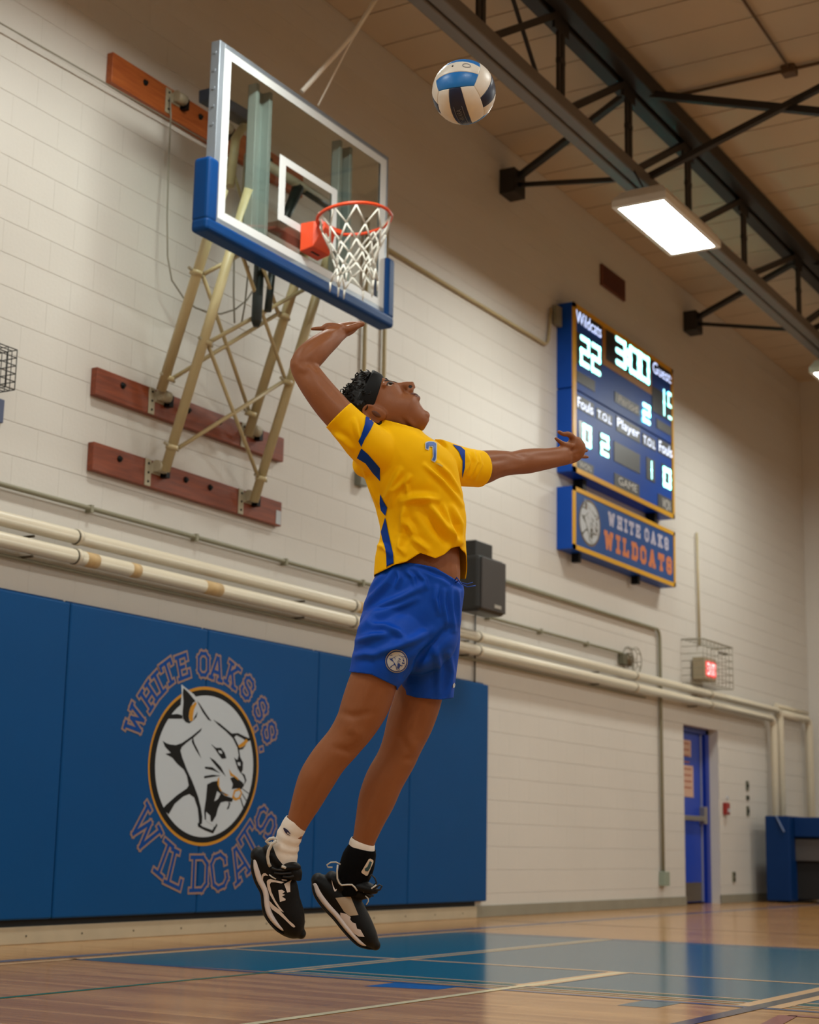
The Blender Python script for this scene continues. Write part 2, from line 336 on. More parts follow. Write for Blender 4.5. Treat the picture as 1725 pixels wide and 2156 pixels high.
# ---- ceiling fixtures
M_lens = emit('lamp_lens', '#fbfff8', LAMP_STRENGTH); M_house = mat('white_enamel_housing', '#e6e4dc', .4)
def fixture(x, y, z, label, group):
    e = empty('ceiling_light', (x, y, z), label, 'light', group)
    L, Wd = .60, .20
    MB().add([(x-L,y-Wd,z+.005),(x+L,y-Wd,z+.005),(x+L,y+Wd,z+.005),(x-L,y+Wd,z+.005)], [(0,3,2,1)]).build('lens', M_lens, e)
    f = MB()
    for a, b, c, d in ((-L-.05,L+.05,-Wd-.04,-Wd),(-L-.05,L+.05,Wd,Wd+.04),(-L-.05,-L,-Wd,Wd),(L,L+.05,-Wd,Wd)): f.box(x+a, x+b, y+c, y+d, z-.01, z+.05)
    f.build('rim_frame', M_house, e)
    rows = [[(x+sx*(L+.05-t), y+sy*(Wd+.04-t*.9), z+.05+h) for sx, sy in ((-1,-1),(1,-1),(1,1),(-1,1))] for t, h in ((0,0),(.06,.09),(.10,.10))]
    MB().grid(rows, smooth=False, cap1=True).build('housing', M_house, e)
    for sx in (-1, 1): MB().tube([(x+sx*.5, y, z+.14), (x+sx*.5, y+(.1 if abs(y+1.87) < .2 else 0), 6.2)], .008, 6).build('hanger', M_steel, e)
    return e
n = 0
for ry in (-1.87, -6.6, -11.4, -16.2):
    for fx in (-3.7, 1.68, 7.08, 12.48, 17.9):
        if ry == -1.87 and fx == 12.48: lab, g = 'lit rectangular lamp hanging under the truss above the scoreboard', 'lamps under the first truss'
        elif ry == -1.87 and fx == 17.9: lab, g = 'lit rectangular lamp cut by the right edge of the picture', 'lamps under the first truss'
        elif ry == -1.87: lab, g = 'lit rectangular lamp out of view to the left along the first truss', 'lamps further left along the first truss'
        else: lab, g = 'lit rectangular lamp over the open court, out of view', 'lamps over the open court'
        fixture(fx, ry, 5.85, lab, g)
# ================================================================== wall mats, emblem and lettering
M_mat = mat('blue_vinyl_mat', '#00457c', .5, var=.06, scale=2, bump=.03, bscale=120, spec=.15)
MATX = [5.97, 7.317, 8.669, 10.01, 11.355, 12.69]
mlab = ['blue vinyl wall mat at the left edge of the picture', 'blue wall mat with the left half of the cat emblem', 'blue wall mat with the right half of the cat emblem', 'blue wall mat directly behind the jumping player', 'last blue wall mat on the right, beside bare wall']
M_seam = mat('mat_seam_blue', '#08305a', .6)
for i in range(5):
    a, b = MATX[i], MATX[i+1]
    e = empty('wall_mat', ((a+b)/2, -.05, .14), mlab[i], 'wall mat', 'blue wall mats under the basket')
    MB().box(a+.003, b-.003, -.055, -.008, .137, 1.99).build('pad', M_mat, e, .012, 3)
    MB().box(a+.003, b-.02, -.012, -.002, 1.96, 2.005).build('top_flange', M_mat, e, .003)
M_wh, M_bk, M_go = mat('print_white', '#bcc0c4', .5, var=.02, spec=.2), mat('print_black', '#08090a', .5, spec=.2), mat('print_gold', '#c08425', .5, spec=.2)
M_tan, M_roy = mat('print_tan_outline', '#927465', .5, spec=.2), mat('print_royal', '#003f86', .5, spec=.15)
SC = 380/1490
def cp(x, y): return (230+x*SC, 1350+y*SC)            # emblem tracing frame -> photo pixel
EY = -.0565
def ell(cx, cy, ax, ay, n=64, tilt=0.0): return [(cx+ax*math.cos(2*PI*i/n)+tilt*ay*math.sin(2*PI*i/n), cy+ay*math.sin(2*PI*i/n)) for i in range(n)]
EMB = [('ring', 'g', ell(777, 1033, 456, 658, 72, -.015), 0), ('ring', 'k', ell(777, 1033, 443, 632, 72, -.015), 1), ('face', 'w', ell(783, 1033, 405, 585, 72, -.015), 2),
 ('ear_edge', 'w', [(594,356),(700,440),(770,530),(850,665),(790,660),(720,700),(640,690),(600,640),(590,520),(598,430)], 3),
 ('ear', 'k', [(612,385),(650,420),(712,495),(690,510),(665,560),(655,620),(662,660),(690,655),(660,680),(630,668),(608,640),(604,590),(612,500),(606,430)], 4),
 ('ear', 'k', [(722,492),(745,515),(800,600),(845,662),(815,648),(770,585)], 4), ('ear', 'g', [(712,500),(722,515),(700,560),(690,620),(690,655),(668,662),(656,630),(658,590),(672,540)], 5),
 ('ear', 'k', [(728,580),(720,625),(690,658),(700,630)], 5),
 ('neck', 'k', [(470,640),(500,606),(560,600),(604,612),(604,640)], 4),
 ('mane', 'k', [(440,822),(470,842),(500,852),(550,858),(600,840),(680,785),(765,715),(755,742),(700,792),(640,836),(600,872),(587,902),(602,960),(640,1060),(682,1150),(702,1200),(732,1280),(757,1380),(767,1450),(765,1505),(735,1530),(740,1480),(730,1380),(700,1290),(660,1262),(610,1282),(540,1342),(490,1430),(438,1385),(470,1350),(560,1270),(640,1215),(655,1190),(640,1110),(615,1060),(560,1012),(520,962),(462,930),(508,922),(460,872)], 4),
 ('mane', 'k', [(690,785),(702,840),(732,900),(760,970),(715,900),(680,830)], 4),
 ('brow', 'k', [(858,648),(910,678),(990,745),(1012,762),(1062,758),(1112,783),(1150,800),(1172,790),(1162,818),(1140,832),(1100,802),(1050,776),(1032,792),(1062,852),(1076,882),(1104,872),(1132,850),(1102,892),(1072,897),(1082,960),(1104,1000),(1102,1062),(1086,1092),(1060,1052),(1030,960),(1058,982),(1068,940),(1058,880),(1020,802),(960,742),(900,692)], 4),
 ('ear', 'g', [(1062,862),(1100,835),(1130,805),(1146,826),(1112,866),(1072,882)], 5),
 ('eye', 'k', [(838,848),(880,880),(922,880),(952,920),(967,967),(930,972),(900,932),(870,886)], 4), ('eye', 'w', [(898,900),(926,905),(932,932),(906,922)], 5), ('eye', 'w', [(1056,1000),(1080,1000),(1082,1030),(1064,1026)], 5),
 ('whisker', 'k', [(828,958),(870,984),(922,1040),(962,1118),(900,1052),(850,992)], 4), ('whisker', 'k', [(788,1036),(850,1040),(918,1092),(850,1064),(790,1052)], 4), ('whisker', 'k', [(783,1114),(850,1103),(922,1110),(850,1122),(783,1132)], 4),
 ('mouth', 'k', [(808,1182),(850,1160),(892,1153),(907,1200),(922,1245),(952,1275),(1000,1290),(1022,1300),(1012,1327),(960,1322),(920,1332),(897,1380),(882,1440),(850,1492),(820,1482),(788,1472),(783,1400),(798,1300)], 4),
 ('tooth', 'w', [(890,1238),(917,1260),(897,1302),(866,1322)], 5), ('tooth', 'w', [(798,1408),(832,1440),(836,1492),(870,1502),(882,1460),(893,1480),(872,1532),(798,1482)], 5),
 ('chin', 'k', [(728,1498),(770,1530),(850,1560),(882,1500),(893,1520),(857,1588),(790,1562),(733,1532)], 4), ('tooth', 'k', [(985,1320),(1000,1340),(985,1385),(968,1388),(985,1350)], 4),
 ('nose', 'k', [(998,1130),(1040,1118),(1080,1150),(1102,1168),(1113,1190),(1092,1222),(1050,1215),(1010,1222),(1020,1180)], 4), ('nose', 'g', [(988,1055),(1010,1090),(1062,1130),(1067,1152),(1030,1120),(1000,1112)], 5),
 ('nose', 'k', [(1085,1083),(1117,1100),(1133,1150),(1107,1197),(1120,1150),(1105,1112)], 4),
 ('muzzle', 'g', [(907,1118),(907,1200),(940,1258),(992,1275),(960,1276),(915,1234),(893,1182),(893,1140)], 5), ('muzzle', 'g', [(1030,1228),(1076,1213),(1097,1250),(1077,1302),(1040,1318),(1013,1292)], 5), ('muzzle', 'w', [(1042,1242),(1074,1232),(1084,1256),(1064,1290),(1042,1294),(1028,1276)], 6),
 ('whisker', 'k', [(1100,1215),(1165,1265),(1165,1272),(1098,1222)], 4), ('whisker', 'k', [(1095,1250),(1155,1350),(1148,1352),(1090,1255)], 4), ('whisker', 'k', [(1085,1290),(1120,1400),(1112,1402),(1078,1295)], 4)]
_c = W(*cp(777, 1033), EY)
emb = empty('wall_emblem', (_c.x, EY, _c.z), 'round roaring wildcat head emblem printed on the blue mats', 'emblem')
ECOL = {'g': M_go, 'k': M_bk, 'w': M_wh}
# the emblem as flat shapes, also kept in units of its own radius for the small copies elsewhere
EX = (W(*cp(1232, 1033), EY)-_c).x; EZ = (W(*cp(777, 375), EY)-_c).z
EMBN = []
for nm, c, pts, lay in EMB:
    P3 = [W(*cp(x, y), EY) for x, y in pts]
    EMBN.append((nm, c, [((p.x-_c.x)/EX, (p.z-_c.z)/EZ) for p in P3], lay))
    MB().poly([(p.x, EY-.0004*lay, p.z) for p in P3]).build(nm, ECOL[c], emb)
def small_emblem(parent, c, ex, ez, cols, layer=.0006, keep=None, place=None):
    ex, ez = Vector(ex), Vector(ez); n = ex.cross(ez).normalized()
    for nm, k, pts, lay in EMBN:
        if keep and nm not in keep: continue
        q = [Vector(c)+ex*x+ez*z+n*layer*(lay+1) for x, z in pts]
        if place: q = [place(p, lay) for p in q]
        MB().poly(q).build(nm, cols[k], parent)
# slab letters from strokes, unit height
GL = {'W': (1.15, [[(.10,1),(.32,0),(.57,.78),(.83,0),(1.05,1)], [(0,1),(.26,1)], [(.90,1),(1.15,1)]]),
 'H': (.9, [[(.16,0),(.16,1)], [(.74,0),(.74,1)], [(.16,.5),(.74,.5)], [(0,0),(.3,0)], [(.6,0),(.9,0)], [(0,1),(.3,1)], [(.6,1),(.9,1)]]),
 'I': (.44, [[(.22,0),(.22,1)], [(0,0),(.44,0)], [(0,1),(.44,1)]]), 'T': (.8, [[(.4,0),(.4,1)], [(0,.8),(0,1),(.8,1),(.8,.8)], [(.24,0),(.56,0)]]),
 'E': (.78, [[(.14,0),(.14,1)], [(0,1),(.76,1),(.76,.8)], [(0,0),(.78,0),(.78,.2)], [(.14,.5),(.5,.5)]]),
 'O': (.72, [[(.2,0),(.52,0),(.72,.2),(.72,.8),(.52,1),(.2,1),(0,.8),(0,.2),(.2,0)]]), 'A': (.95, [[(.12,0),(.42,1),(.54,1),(.84,0)], [(.24,.32),(.72,.32)], [(0,0),(.26,0)], [(.7,0),(.95,0)]]),
 'K': (.92, [[(.16,0),(.16,1)], [(.74,1),(.2,.45)], [(.38,.6),(.76,0)], [(0,0),(.3,0)], [(0,1),(.3,1)], [(.62,1),(.9,1)], [(.64,0),(.92,0)]]),
 'S': (.7, [[(.7,.72),(.7,.84),(.52,1),(.18,1),(0,.84),(0,.64),(.14,.54),(.56,.46),(.7,.36),(.7,.16),(.52,0),(.18,0),(0,.16),(0,.28)]]),
 'L': (.76, [[(.16,0),(.16,1)], [(0,1),(.32,1)], [(0,0),(.76,0),(.76,.24)]]), 'D': (.8, [[(.14,0),(.14,1)], [(0,1),(.58,1),(.8,.8),(.8,.2),(.58,0),(0,0)]]),
 'C': (.72, [[(.72,.68),(.72,.82),(.52,1),(.2,1),(0,.82),(0,.18),(.2,0),(.52,0),(.72,.18),(.72,.32)]]), '.': (.16, [[(.08,.0),(.08,.08)]]),
 '7': (.66, [[(.02,.72),(.02,1),(.66,1),(.66,.72),(.36,.32),(.36,0)]])}
def strokes(mb, ch, c, ex, ez, h, wd, off, th=.0):
    """strokes of one slab letter centred at c"""
    ex, ez = Vector(ex), Vector(ez); n = ex.cross(ez); gw = GL[ch][0]
    i = 0
    for line in GL[ch][1]:
        for (x0, y0), (x1, y1) in zip(line, line[1:]):
            off += .00002; i += 1
            p = Vector(c)+ex*((x0-gw/2)*h)+ez*((y0-.5)*h); q = Vector(c)+ex*((x1-gw/2)*h)+ez*((y1-.5)*h); d = (q-p).normalized(); s = n.cross(d)
            p = p-d*wd*.5; q = q+d*wd*.5
            mb.add([p+s*wd/2+n*off, q+s*wd/2+n*off, q-s*wd/2+n*off, p-s*wd/2+n*off], [(0,1,2,3)])
    return mb
def arc_letters(items, name, label, outward):
    e = empty(name, (_c.x, EY, _c.z+(.75 if outward else -.75)), label, 'lettering')
    for ch, x, y in items:
        p = W(*cp(x, y), EY); d = Vector((p.x-_c.x, 0, (p.z-_c.z))); a = math.atan2(d.z*EX/EZ, d.x)
        up = Vector((math.cos(a), 0, math.sin(a))) * (1 if outward else -1); rt = Vector((up.z, 0, -up.x)); h = .142 if outward else .21
        o = strokes(MB(), ch, p, rt, up, h, .050, .0003).build('letter', M_tan, e)
        strokes(MB(), ch, p, rt, up, h, .024, .0008).build('letter_fill', M_roy, o)
arc_letters([('W',213,655),('H',328,455),('I',408,350),('T',487,262),('E',606,212),('O',778,190),('A',888,225),('K',1018,282),('S',1142,385),('S',1250,562),('.',1250,685),('S',1322,752),('.',1300,875)], 'arched_lettering', 'arched outline lettering WHITE OAKS S.S. above the mat emblem', True)
arc_letters([('W',300,1552),('I',450,1795),('L',550,1880),('D',740,1920),('C',908,1900),('A',1075,1832),('T',1165,1660),('S',1292,1500)], 'curved_lettering', 'curved outline lettering WILDCATS below the mat emblem', False)

# ================================================================== pipes and conduits on the wall
M_pipe = mat('cream_pipe_paint', '#d8cdb6', .38, var=.07, scale=4, bump=.05, bscale=30)
M_rust = mat('worn_yellow_patch', '#c6a674', .6, var=.2, scale=20); M_dk = mat('dark_joint', '#4f4634', .6)
M_cond = mat('grey_green_conduit', '#8a8670', .5, var=.1)
def pipe(z, xe, drop, label, r):
    e = empty('wall_pipe', (12, -.12, z), label, 'pipe', 'pipes along the wall')
    pts = [(X0+.02,-.12,z), (xe-.12,-.12,z)]+arc((xe-.12,-.12,z-.12), .12, PI/2, 0, 6, (1,0,0), (0,0,1))+[(xe,-.12,drop)]
    MB().tube(pts, r, 16).build('pipe', M_pipe, e)
    for jx in (7.25, 10.35, 12.35, 15.8, 18.0): MB().lathe((jx,-.12,z), (1,0,0), [(0,r),(.002,r+.007),(.03,r+.007),(.032,r)], 16).build('coupling', M_pipe, e); MB().lathe((jx-.012,-.12,z), (1,0,0), [(0,r+.003),(.01,r+.003)], 16).build('joint_gap', M_dk, e)
    for jx in (6.9, 9.7, 12.2, 14.9, 17.6): MB().tube([(jx,-.0,z-.055),(jx,-.12,z-.055)], .008, 6).build('hanger', M_dk, e)
    return e
p1 = pipe(2.376, 20.56, 0.0, 'upper of the two cream pipes running along the wall', .044)
p2 = pipe(2.256, 20.30, 0.0, 'lower of the two cream pipes running along the wall', .046)
for a, b in ((7.33,7.44),(7.75,7.83),(8.5,8.68)):
    MB().tube([(a,-.12,2.256),(b,-.12,2.256)], .0468, 16).build('worn_patch', M_rust, p2)
MB().tube([(10.4,-.12,2.376),(10.53,-.12,2.376)], .0448, 16).build('worn_patch', M_rust, p1)
def conduit(pts, r, label, name='wall_conduit', m=None, box=None, cls='conduit'):
    e = empty(name, pts[0], label, 'conduit', 'conduits on the wall')
    out = [Vector(pts[0])]
    for i in range(1, len(pts)-1):
        p, q, s = Vector(pts[i-1]), Vector(pts[i]), Vector(pts[i+1]); a = (p-q).normalized(); b = (s-q).normalized(); k = min(.1, (p-q).length*.4, (s-q).length*.4)
        out += [q+a*k, q+(a+b)*k*.3, q+b*k]
    out.append(Vector(pts[-1]))
    MB().tube(out, r, 8).build('pipe', m or M_cond, e)
    return e
cA = conduit([(X0+.1,-.03,2.60),(15.75,-.03,2.60),(15.95,-.03,2.50)], .016, 'long grey conduit just above the pipes, ending at the caged bell')
for i in range(12): MB().box(4.3+i*1.05,4.325+i*1.05,-.05,0,2.572,2.62).build('strap', M_cond, cA)
cB = conduit([(12.9,-.03,2.965),(16.68,-.03,2.97),(16.73,-.03,2.9),(16.75,-.03,.33)], .02, 'grey conduit from the loudspeaker turning down to a floor outlet')
MB().box(16.70,16.84,-.07,0,.22,.37).build('outlet_box', mat('green_grey_box', '#8b9686', .5), cB, .006)
cC = conduit([(10.7,-.03,5.44),(13.86,-.03,5.45),(13.92,-.03,5.5),(13.98,-.03,5.86)], .016, 'cream conduit running from the backboard to the scoreboard', m=mat('cream_conduit', '#b3a37c', .5))
for xx, lb in ((10.56, 'left of the two vertical cream conduits behind the player head'), (10.86, 'right of the two vertical cream conduits behind the player head')):
    e = conduit([(xx,-.03,5.6),(xx,-.03,3.5)], .018, lb, m=mat('cream_conduit', '#b3a37c', .5))
    MB().box(xx-.05,xx+.05,-.06,0,3.36,3.5).build('junction_box', mat('grey_box', '#7d7d70', .5), e, .005)
conduit([(X0+.1,-.03,2.19),(16.3,-.03,2.19)], .012, 'thin grey conduit hugging the underside of the pipes')
cS = conduit([(12.49,-.02,2.66),(12.49,-.02,1.75)], .008, 'thin black cable dropping from the loudspeaker to the last mat', 'speaker_cable', mat('black_cable', '#2b2b26', .5))
conduit([(17.92,-.03,4.27),(17.95,-.03,2.93)], .014, 'thin cream conduit rising above the exit sign', m=mat('cream_conduit', '#b3a37c', .5))
# second short pipe run beyond the downpipes
e = empty('wall_pipe', (21.2,-.1,2.3), 'short cream pipe loop at the far right corner', 'pipe', 'pipes along the wall')
MB().tube([(20.62,-.1,2.36),(21.75,-.1,2.36)]+arc((21.75,-.1,2.26),.1,PI/2,0,5,(1,0,0),(0,0,1))+[(21.85,-.1,0)], .05, 14).build('pipe', M_pipe, e)
MB().tube([(20.62,-.05,2.46),(21.95,-.05,2.46)], .03, 10).build('upper_pipe', M_pipe, e)

# ================================================================== loudspeaker
spk = empty('loudspeaker', (12.3,-.2,2.6), 'black wall loudspeaker hanging right of the player hips', 'speaker')
M_blk = mat('black_plastic', '#1e1d1b', .45, var=.1); M_grl = mat('speaker_grille', '#3a3431', .6, var=.15, scale=300)
sa, sb = W(1010,1275,-.42), W(1066,1180,-.42)
x0, x1, z0, z1 = sa.x, sb.x, 2.52, 3.0
MB().box(x0, x1, -.42, -.2, z0, z1).build('cabinet', M_blk, spk, .04, 3)
rows = [[(x0+.03,-.2,z0+.05),(x1-.03,-.2,z0+.05),(x1-.03,-.2,z1-.05),(x0+.03,-.2,z1-.05)], [(x0+.12,-.06,z0+.1),(x1-.12,-.06,z0+.1),(x1-.12,-.06,z1-.1),(x0+.12,-.06,z1-.1)]]
MB().grid(rows, smooth=False, cap1=True).build('rear_shell', M_blk, spk, .02)
MB().box(x0+.02, x1-.02, -.432, -.415, z0+.02, z1-.02).build('grille', M_grl, spk, .012)
MB().box(x0+.24, x0+.36, -.436, -.43, z0+.05, z0+.08).build('badge', mat('silver_badge', '#b9b6ae', .3, .5), spk)
MB().box(x0+.04, x0+.34, -.36, -.14, z1-.02, z1+.13).build('top_box', M_blk, spk, .01)
MB().box((x0+x1)/2-.05, (x0+x1)/2+.05, -.14, 0, z1-.2, z1-.1).build('wall_bracket', M_blk, spk)

# ================================================================== door, signs, fittings on the right
dr = empty('door_1', (17.95, RD, 0)); dr['kind'] = 'structure'; dr['label'] = 'royal blue steel door set back in the block wall'
M_door = mat('royal_blue_door', '#0a3cb0', .4, var=.05); M_dframe = mat('door_frame_blue', '#0a2f96', .4); M_al = mat('brushed_metal', '#a09a90', .4, .7)
fr = MB().box(RX0+.0,RX0+.05,RD-.06,RD+.06,0,RZ).box(RX1-.11,RX1-.0,RD-.06,RD+.06,0,RZ).box(RX0,RX1,RD-.06,RD+.06,RZ-.06,RZ); fr.build('frame', M_dframe, dr, .006)
MB().box(RX0+.05,RX1-.2,RD-.015,RD+.03,.02,RZ-.06).build('leaf', M_door, dr, .004)
MB().box(RX1-.2,RX1-.17,RD-.03,RD+.03,.02,RZ-.06).build('astragal', mat('grey_strip', '#8287a0', .5), dr)
MB().box(RX1-.17,RX1-.11,RD-.015,RD+.03,.02,RZ-.06).build('leaf', M_door, dr)
MB().box(RX0+.06,RX1-.14,RD-.08,RD-.05,.93,.99).build('push_bar', M_al, dr, .008)
MB().box(RX1-.24,RX1-.16,RD-.09,RD-.01,.9,1.1).build('lock_case', M_al, dr, .008)
MB().box(RX0+.06,RX1-.22,RD-.02,RD-.015,.03,.24).build('kick_plate', mat('kick_plate_grey', '#6b6257', .45, .4), dr)
for zz0, zz1, xw in ((1.66,1.85,.62),(1.2,1.56,.68)):
    s_ = MB().box(RX0+.1,RX0+xw,RD-.02,RD-.016,zz0,zz1).build('notice', mat('notice_paper', '#c9a48f', .7), dr)
    for k in range(4): MB().box(RX0+.3,RX0+xw-.06,RD-.0215,RD-.0205,zz1-.05-k*.07,zz1-.035-k*.07).build('print_line', mat('notice_ink', '#a5614c', .7), s_)
al = empty('fire_alarm_pull', (18.76,0,1.02), 'small red fire alarm pull beside the blue door', 'alarm')
MB().box(18.70,18.82,-.05,0,1.02,1.16).build('case', mat('alarm_red', '#8f1d16', .4), al, .008); MB().box(18.73,18.79,-.065,-.05,1.05,1.09).build('handle', M_wh, al); MB().box(18.83,18.86,-.02,0,1.2,1.24).build('reset_plate', M_wh, al)
for zz, h, lb in ((1.39,.12,'upper of three dark switches on the wall by the downpipes'),(1.245,.06,'round middle one of three dark switches by the downpipes'),(1.085,.12,'lower of three dark switches on the wall by the downpipes')):
    s_ = empty('wall_switch', (19.58,0,zz), lb, 'switch', 'switches beside the downpipes')
    MB().box(19.53,19.62,-.012,0,zz-h/2,zz+h/2).build('plate', mat('switch_plate_grey', '#5c5f50', .45, .3), s_, .01); MB().box(19.565,19.585,-.025,-.012,zz-.02,zz+.02).build('toggle', M_bk, s_)
s_ = empty('wall_outlet', (19.03,0,.3), 'grey power outlet low on the wall right of the door', 'outlet')
MB().box(18.98,19.07,-.015,0,.24,.36).build('plate', mat('outlet_plate', '#77755f', .45, .3), s_, .006)
for k in (-1, 1): MB().box(19.005,19.045,-.018,-.015,.3+k*.03-.015,.3+k*.03+.015).build('socket', M_bk, s_)
# exit sign in its wire guard
ex = empty('exit_sign', (18.1,-.1,2.62), 'red lit exit sign in a wire cage above the pipes', 'exit sign')
M_wire = mat('grey_wire', '#8d8672', .5, .3)
a = W(1474,1436,-.1); MB().box(a.x-.02,a.x+.36,-.17,-.02,2.52,2.78).build('housing', mat('sign_housing', '#a79a80', .5), ex, .01)
fc = emit('exit_red', '#e2333c', .9)
MB().box(a.x+.02,a.x+.33,-.175,-.17,2.56,2.74).build('lit_face', fc, ex)
text_on('lettering', 'EXIT', (a.x+.175,-.1755,2.65), .26, .13, emit('exit_letters', '#ffd9d4', 1.0), ex, ext=.001)
cg = MB(); cx0, cx1, cz0, cz1, cyf = 17.45, 18.42, 2.46, 2.95, -.26
for i in range(9): x = cx0+(cx1-cx0)*i/8; cg.tube([(x,0,cz1),(x,cyf,cz1),(x,cyf,cz0),(x,0,cz0)], .004, 5)
for i in range(7): z = cz0+(cz1-cz0)*i/6; cg.tube([(cx0,0,z),(cx0,cyf,z),(cx1,cyf,z),(cx1,0,z)], .004, 5)
cg.build('wire_cage', M_wire, ex)
MB().tube([(cx0,0,cz1),(cx0,cyf,cz1),(cx1,cyf,cz1),(cx1,0,cz1)], .009, 6).build('cage_rim', M_wire, ex)
MB().tube([(18.0,-.24,2.85),(18.28,-.24,2.86)], .012, 6).build('flood_lamp_arm', M_dk, ex)
# caged bell at the conduit end
be = empty('alarm_bell', (16.05,-.05,2.5), 'small round bell in a wire guard at the conduit end', 'bell')
bc = W(1333,1391,-.06)
MB().lathe((bc.x-.1,0,bc.z), (0,-1,0), [(0,.03),(.04,.035),(.05,.075),(.08,.07),(.1,.03)], 18).build('gong', mat('bell_bronze', '#6c5f4b', .4, .5), be)
MB().box(bc.x-.26,bc.x-.14,-.07,0,bc.z-.06,bc.z+.05).build('base_box', mat('bell_box_grey', '#5f5b48', .5), be, .005)
g = MB()
for rr, yy in ((.15,-.01),(.14,-.1),(.07,-.13)): g.tube(arc((bc.x,yy,bc.z), rr, 0, 2*PI, 20, (1,0,0), (0,0,1))[:-1], .004, 5, closed=True)
for i in range(6):
    t = i*PI/3; g.tube([(bc.x+.15*math.cos(t),0,bc.z+.15*math.sin(t)),(bc.x+.14*math.cos(t),-.1,bc.z+.14*math.sin(t)),(bc.x+.07*math.cos(t),-.13,bc.z+.07*math.sin(t))], .004, 5)
g.build('wire_guard', M_wire, be)
# caged clock at the left edge
ck = empty('caged_clock', (6.4,-.1,3.15), 'black wire cage around a clock at the left picture edge', 'clock')
g = MB(); c1 = W(36,742,-.16); kx0, kx1, kz0, kz1 = c1.x-.5, c1.x, 3.13, 3.37
M_bw = mat('black_wire', '#20211f', .5)
for i in range(8): x = kx0+(kx1-kx0)*i/7; g.tube([(x,0,kz1),(x,-.16,kz1),(x,-.16,kz0),(x,0,kz0)], .0035, 5)
for i in range(6): z = kz0+(kz1-kz0)*i/5; g.tube([(kx0,0,z),(kx0,-.16,z),(kx1,-.16,z),(kx1,0,z)], .0035, 5)
for i in range(1, 4): y = -.16*i/4; g.tube([(kx0,y,kz1),(kx1,y,kz1),(kx1,y,kz0),(kx0,y,kz0)], .0035, 5, closed=True)
g.build('wire_cage', M_bw, ck); MB().box(kx0+.06,kx1-.1,-.1,0,kz0+.03,kz1-.03).build('case', mat('clock_case', '#3b3f4a', .4), ck, .01)
nb = empty('notice_plate', (6.5,0,2.9), 'dark blue plate on the wall at the left picture edge', 'plate'); pz = W(0,870,0)
MB().box(pz.x-.3,pz.x+.012,-.02,0,pz.z-.06,pz.z+.08).build('plate', mat('plate_blue_grey', '#525c78', .5), nb, .003)
# small brown vent high above the scoreboard
vt = empty('wall_vent', (15.54,0,6.5), 'small brown vent plate high on the wall above the scoreboard', 'vent')
MB().box(15.23,15.86,-.03,0,6.5,6.74).build('frame', mat('brown_vent', '#6b3a24', .6), vt, .006)
for i in range(7): MB().obox((15.545,-.035,6.53+i*.03), (.28,0,0), (0,.008,.006), (0,-.001,.0015)).build('slat', mat('brown_vent_slat', '#57301f', .6), vt)
# padded blue cart at the far right
M_cart = mat('navy_padding', '#002a5c', .55, var=.08, spec=.2)
ct = empty('padded_cart', (20.0,-.5,0), 'navy blue padded cart on the floor at the far right', 'cart')
ca, cb = on(1603,1893,0,19.6), on(1667,1893,0,19.6)
cy0, cy1 = ca.y, cb.y
MB().box(19.6,21.1,cy1,cy0-.07,.02,1.03).build('end_pad', M_cart, ct, .015)
MB().box(19.75,21.0,cy1-1.2,cy1,.78,1.02).build('top_pad', M_cart, ct, .015)
MB().box(19.8,20.95,cy1-1.1,cy1,.5,.76).build('drawer', mat('grey_drawer', '#4a4542', .6), ct, .005)
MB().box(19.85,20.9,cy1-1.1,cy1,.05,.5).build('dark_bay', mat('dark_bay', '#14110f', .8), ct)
MB().bar((19.59,cy1+.16,1.03), (19.58,cy1+.06,.84), .012, .03, (1,0,0)).build('strap', mat('pale_strap', '#6f7fa0', .6), ct)
# ================================================================== scoreboard and sign
M_sb = mat('scoreboard_blue', '#0446a6', .45, var=.04, spec=.25); M_gold = mat('scoreboard_gold', '#d9a21f', .4, var=.04)
M_pan = mat('scoreboard_dark_panel', '#23282d', .35); M_pan2 = mat('scoreboard_grey_panel', '#4b4d4e', .45)
LED = emit('led_digits', '#a8fff6', 1.35); M_txt = emit('scoreboard_lettering', '#c4d4ff', .8); M_txt2 = mat('unlit_lettering', '#dddbd6', .5)
SY = -.17
sb = empty('scoreboard', (15.5, 0, 4.22), 'lit blue scoreboard with gold edging reading 22, 3:00 and 15', 'scoreboard')
tl, br_ = W(1205,637,SY), W(1419.5,1092,SY)
sx0, sx1, sz1, sz0 = tl.x, br_.x, tl.z+.01, W(1205,991,SY).z
zm = W(1205,815,SY).z
MB().box(sx0, sx1, SY, 0, zm+.006, sz1).build('cabinet', M_sb, sb, .004); MB().box(sx0, sx1, SY, 0, sz0, zm-.006).build('cabinet', M_sb, sb, .004)
fr = MB(); fwid = .075
fr.box(sx0, sx0+fwid, SY-.012, SY+.001, sz0, sz1).box(sx1-.05, sx1, SY-.012, SY+.001, sz0, sz1).box(sx0, sx1, SY-.012, SY+.001, sz1-.05, sz1).box(sx0, sx1, SY-.012, SY+.001, sz0, sz0+.05)
fr.build('gold_frame', M_gold, sb)
k1 = lambda x, y: W(1195+.13333*x, 640+.13333*y, SY); k2 = lambda x, y: W(1195+.13915*x, 800+.13915*y, SY)
def rect(a, b): return a.x, b.x, b.z, a.z
def spanel(a, b, m=None, name='display_panel'):
    x0, x1, z0, z1 = rect(a, b); return MB().box(x0, x1, SY-.006, SY+.001, z0, z1).build(name, m or M_pan, sb)
def stext(t, a, b, m=None):
    x0, x1, z0, z1 = rect(a, b); return text_on('lettering', t, ((x0+x1)/2, SY-.0075, (z0+z1)/2), x1-x0, z1-z0, m or M_txt, sb, ext=.001)
SEG = {'0': 'abcdef', '1': 'bc', '2': 'abged', '3': 'abgcd', '5': 'afgcd'}
